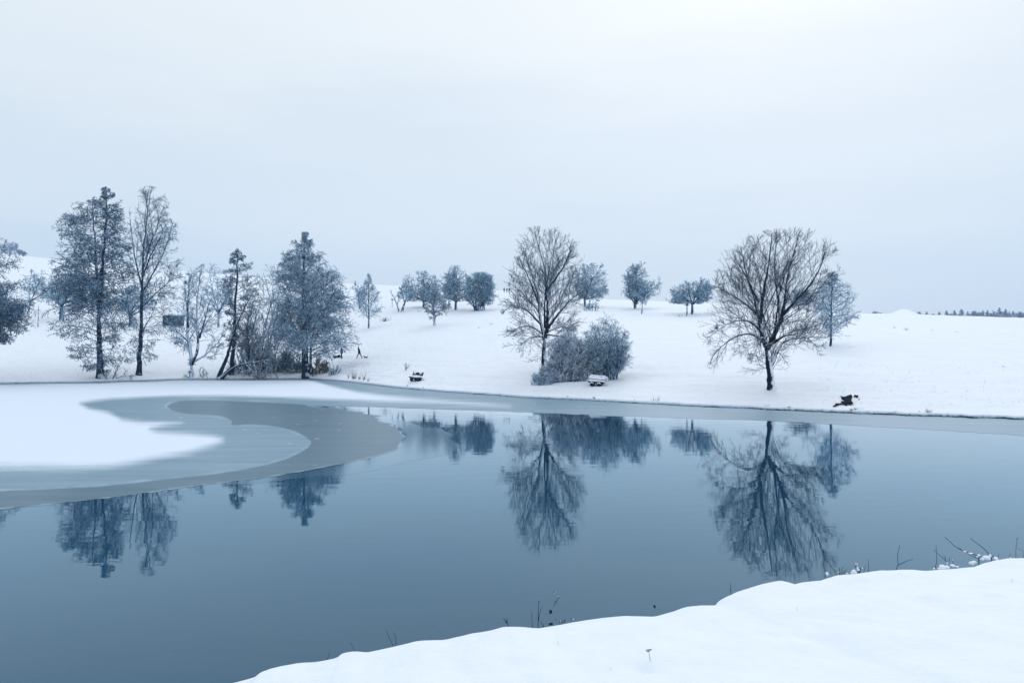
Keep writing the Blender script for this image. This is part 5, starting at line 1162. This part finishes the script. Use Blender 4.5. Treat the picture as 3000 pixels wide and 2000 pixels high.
def build_foreground():
    g = 'twigs along the near snow edge'
    o1, s1 = (2380, 1540), .12755; o2, s2 = (2660, 1540), .14456; o3, s3 = (1400, 1660), .14881; o4, s4 = (700, 1680), .59524
    ey = lambda o, s, x: near_edge_y(o[0] + x * s) + .06
    def tw(label, o, s, lines, r=.0065, snow=(), name='twig', cat='twig', mat=M_STALK, dy=0):
        return twig(label, name, cat, lines, ey(o, s, lines[0][-1][0]) + dy, o, s, r, mat, snow, g)
    tw('forked thin stalk with one upright and one slanting branch above the near snow edge', o1, s1, [[(2016, 445), (1985, 720), (1960, 905), (1890, 990), (1935, 1040)], [(2345, 760), (2120, 830), (1960, 905)]], .008)
    tw('single straight upright stalk on the near snow edge, right of the snow-capped stump', o1, s1, [[(1290, 755), (1295, 900), (1293, 1040)]], .007)
    tw('short slanting twig between the snow-capped stump and the straight upright stalk', o1, s1, [[(1220, 900), (1195, 980), (1180, 1060)]], .006, [(1145, 960, 16, 16)])
    tw('curved thin twig leaning left from the near snow edge, left of the snow-capped stump', o1, s1, [[(280, 715), (300, 790), (420, 930), (500, 1010), (550, 1115)], [(420, 880), (430, 940)], [(390, 1030), (440, 1110)]], .006)
    tw('cluster of short dark stubs between the curved twig and the snow-capped stump', o1, s1, [[(690, 915), (660, 1040), (655, 1120)], [(605, 930), (610, 1040), (632, 1120)], [(705, 1045), (690, 1115)], [(785, 980), (720, 1080)]], .009, [(610, 1048, 18, 12)], 'stubs', 'stubs')
    tw('small rounded snow-covered stub at the left of the curved twig', o1, s1, [[(300, 1040), (295, 1120)]], .012, [(332, 1075, 42, 56)], 'stub', 'stub')
    tw('snow-capped stump shaped like a leaning white column on the near snow edge', o1, s1, [[(1000, 860), (1030, 950), (1085, 1060)], [(1110, 960), (1085, 1050)], [(985, 880), (1010, 960)]], .020, [(1012, 868, 34, 38), (1025, 930, 30, 48), (1055, 985, 36, 40), (960, 1030, 72, 70), (915, 1065, 50, 36), (800, 1085, 30, 14)], 'stump', 'stump')
    tw('crossed thin stalks rising from a lumpy snow-covered tussock', o2, s2, [[(590, 395), (595, 560), (585, 730), (545, 835)], [(510, 465), (600, 565), (700, 640), (790, 725)], [(710, 570), (770, 680)], [(848, 625), (835, 720)], [(905, 660), (930, 790)]], .007, [(700, 805, 85, 62), (790, 815, 60, 48), (905, 785, 62, 36), (640, 850, 50, 26), (795, 745, 16, 18), (1000, 815, 42, 16), (530, 855, 28, 18), (906, 678, 8, 16)], 'tussock', 'tussock')
    tw('long twig arching up to the left from the big snowy tussock', o2, s2, [[(765, 225), (800, 290), (940, 415), (1090, 490), (1200, 540), (1320, 570), (1420, 600), (1440, 720)], [(1185, 545), (1280, 600), (1400, 645)], [(1035, 430), (1065, 470)]], .010, [(1150, 512, 50, 9), (1270, 548, 60, 9), (1440, 580, 36, 24), (1400, 610, 30, 24)])
    tw('big lumpy snow-covered tussock with a slanting twig near the right end of the near edge', o2, s2, [[(1315, 265), (1420, 360), (1520, 440), (1620, 540), (1700, 660)], [(1475, 570), (1490, 700)], [(1430, 600), (1440, 710)], [(1725, 600), (1700, 665)], [(1745, 600), (1740, 660)]], .010, [(1290, 735, 66, 62), (1350, 720, 50, 50), (1590, 625, 100, 62), (1660, 585, 30, 48), (1775, 640, 62, 48), (1500, 660, 50, 40)], 'tussock', 'tussock')
    tw('tiny upright stub at the right of the big lumpy tussock', o2, s2, [[(1835, 565), (1830, 650)]], .008)
    tw('tall thin stem with a bent tip close to the right edge of the photo', o2, s2, [[(2200, 250), (2180, 480), (2190, 715)], [(2270, 235), (2200, 262)]], .007, [(2240, 680, 26, 22)])
    tw('short stem with a speck of snow left of the tall thin stem', o2, s2, [[(2075, 560), (2080, 700)]], .007, [(2078, 632, 10, 18)])
    tw('leaning stem with a drooping tip cut by the right edge of the photo', o2, s2, [[(2250, 475), (2330, 490), (2352, 520), (2340, 580), (2310, 700)]], .006)
    tw('short dark twig with side shoots on the near edge, left of the tall wavy stems', o3, s3, [[(570, 1010), (575, 1100), (612, 1165)], [(500, 980), (540, 1040), (575, 1090)], [(548, 1060), (552, 1100)]], .010)
    tw('tallest wavy pair of bare stems in front of the dark water', o3, s3, [[(1215, 620), (1200, 680), (1215, 720), (1190, 780), (1200, 850), (1185, 900), (1195, 950), (1180, 1010), (1193, 1080), (1180, 1120), (1192, 1210)], [(1275, 740), (1245, 830), (1230, 900), (1205, 980), (1195, 1060)], [(1215, 1040), (1260, 1110), (1290, 1185)], [(1297, 1100), (1290, 1185)]], .0065)
    tw('single wavy stem just left of the tallest wavy pair', o3, s3, [[(1050, 835), (1075, 905), (1045, 960), (1080, 1030), (1060, 1080), (1080, 1210)]], .0055)
    tw('row of tiny dark snow-specked shoots right of the tallest wavy pair', o3, s3, [[(1650, 1020), (1640, 1110)], [(1605, 1070), (1602, 1115)], [(1700, 1020), (1705, 1085)], [(1725, 1030), (1712, 1085)], [(1530, 1000), (1545, 1040)], [(1838, 1005), (1835, 1045)], [(1668, 1060), (1664, 1100)]], .007, [(1632, 1046, 10, 10), (1882, 1024, 15, 11), (1640, 1075, 10, 10)], 'shoots', 'shoots')
    tw('thin forked twig standing left of centre on the near edge', o4, s4, [[(725, 285), (740, 320), (765, 356)], [(757, 288), (775, 310), (772, 350)]], .006)
    tw('faint small twig left of the thin forked twig', o4, s4, [[(548, 340), (565, 365), (572, 384)]], .005)
    tw('leftmost slanting twig on the near edge, by a rounded snow bump', o4, s4, [[(448, 387), (430, 420)]], .0055)
    tw('tiny stalk on the near edge between the forked twig and centre', o4, s4, [[(838, 328), (834, 350)]], .005)
    tw('pair of short thin stalks above the rounded snow shoulder right of centre', (2050, 1500), .40391, [[(222, 512), (226, 572)], [(218, 545), (222, 572)]], .006)
    # in the water
    yw = EYE * F / (1750 - H)
    st = twig('snow-topped crooked stick poking out of the water', 'stick', 'stick', [[(1480, 450), (1512, 490), (1560, 555), (1597, 608)]], yw, o3, s3, .010, M_STALK, [(1520, 510, 20, 24), (1548, 545, 15, 20), (1578, 574, 14, 12)], dz=.3)
    for lab, pts, py_ in (('dark curled leaf floating on the water right of the wavy stems', [(1400, 855), (1430, 851), (1452, 866), (1436, 886), (1400, 880)], 1789), ('dark flat twig lying on the water by the near edge', [(1390, 1120), (1430, 1105), (1472, 1104)], 1825), ('tiny dark speck of a twig floating far right on the water', [(3485, 745), (3465, 760), (3490, 775)], 1779)):
        y = EYE * F / (py_ - H); bm = bmesh.new()
        Q = []
        for p in pts:
            q = (o3[0] + p[0] * s3, o3[1] + p[1] * s3); yy = (EYE - .012) * F / (q[1] - H); Q.append(Vector(((q[0] - CX) / F * yy, yy, .012)))
        bm_tube(bm, [q - Q[0] for q in Q], [.006, .012, .014, .012, .006][:len(Q)], 6)
        o = bm_obj('floating_twig', bm, M_STALK, None, True); o.location = Q[0]; tag(o, lab, 'twig', 'bits floating on the water')
    # dried flower heads standing in the near snow
    from mathutils.bvhtree import BVHTree
    nb = bpy.data.objects['near_bank']; me = nb.data
    bvh = BVHTree.FromPolygons([v.co[:] for v in me.vertices], [p.vertices[:] for p in me.polygons])
    def near_hit(px, py):
        d = Vector(((px - CX) / F, 1, (H - py) / F)).normalized(); h = bvh.ray_cast(Vector((0, 0, EYE)), d); return h[0]
    p = near_hit(1906, 1935)
    r = empty('dried_umbel', p); tag(r, 'dried flower umbel on a thin stem standing in the near snow', 'dried flower'); y = p.y
    bm = bmesh.new(); q = lambda a_, b_: W(a_, b_, y) - p
    bm_tube(bm, [q(1906, 1940), q(1903, 1922), q(1901, 1908)], [.003, .0028, .0025], 5); bm_obj('stem', bm, M_STALK, r, True)
    bm = bmesh.new()
    for dx, dz_ in ((-8, 4), (-5, 6), (-2, 5), (1, 7), (4, 6), (7, 7), (-6, 2), (5, 3)):
        e = q(1901 + dx, 1908 - dz_) + Vector((0, (dx % 3 - 1) * .02, 0)); bm_tube(bm, [q(1901, 1908), e], [.0015, .0018], 4); bm_blob(bm, e, (.008, .008, .006), dx, .3, 1)
    bm_obj('flower_head', bm, M_STALK, r, True)
    for lab, a_, b_ in (('tiny bent grass blade in the near snow below the dried umbel', (1787, 1961), (1791, 1955)), ('thin pale blade in the near snow left of the dried umbel', (1638, 1886), (1631, 1874)), ('thin pale blade in the near snow at the far right', (2966, 1704), (2963, 1694)), ('two faint thin blades in the near snow right of centre', (2336, 1786), (2333, 1776))):
        p = near_hit(*a_); bm = bmesh.new(); e = W(*b_, p.y) - p
        bm_tube(bm, [Vector((0, 0, -.02)), e * .5, e], [.0025, .0025, .002], 4); o = bm_obj('weed', bm, M_GRASS, None, True); o.location = p; tag(o, lab, 'grass blade', 'blades in the near snow')
build_field(); build_near(); build_water()
build_hero_trees(); build_left_trees(); build_field_trees(); build_bank_bushes(); build_far_row()
build_things(); build_grasses(); build_foreground()
build_haze()
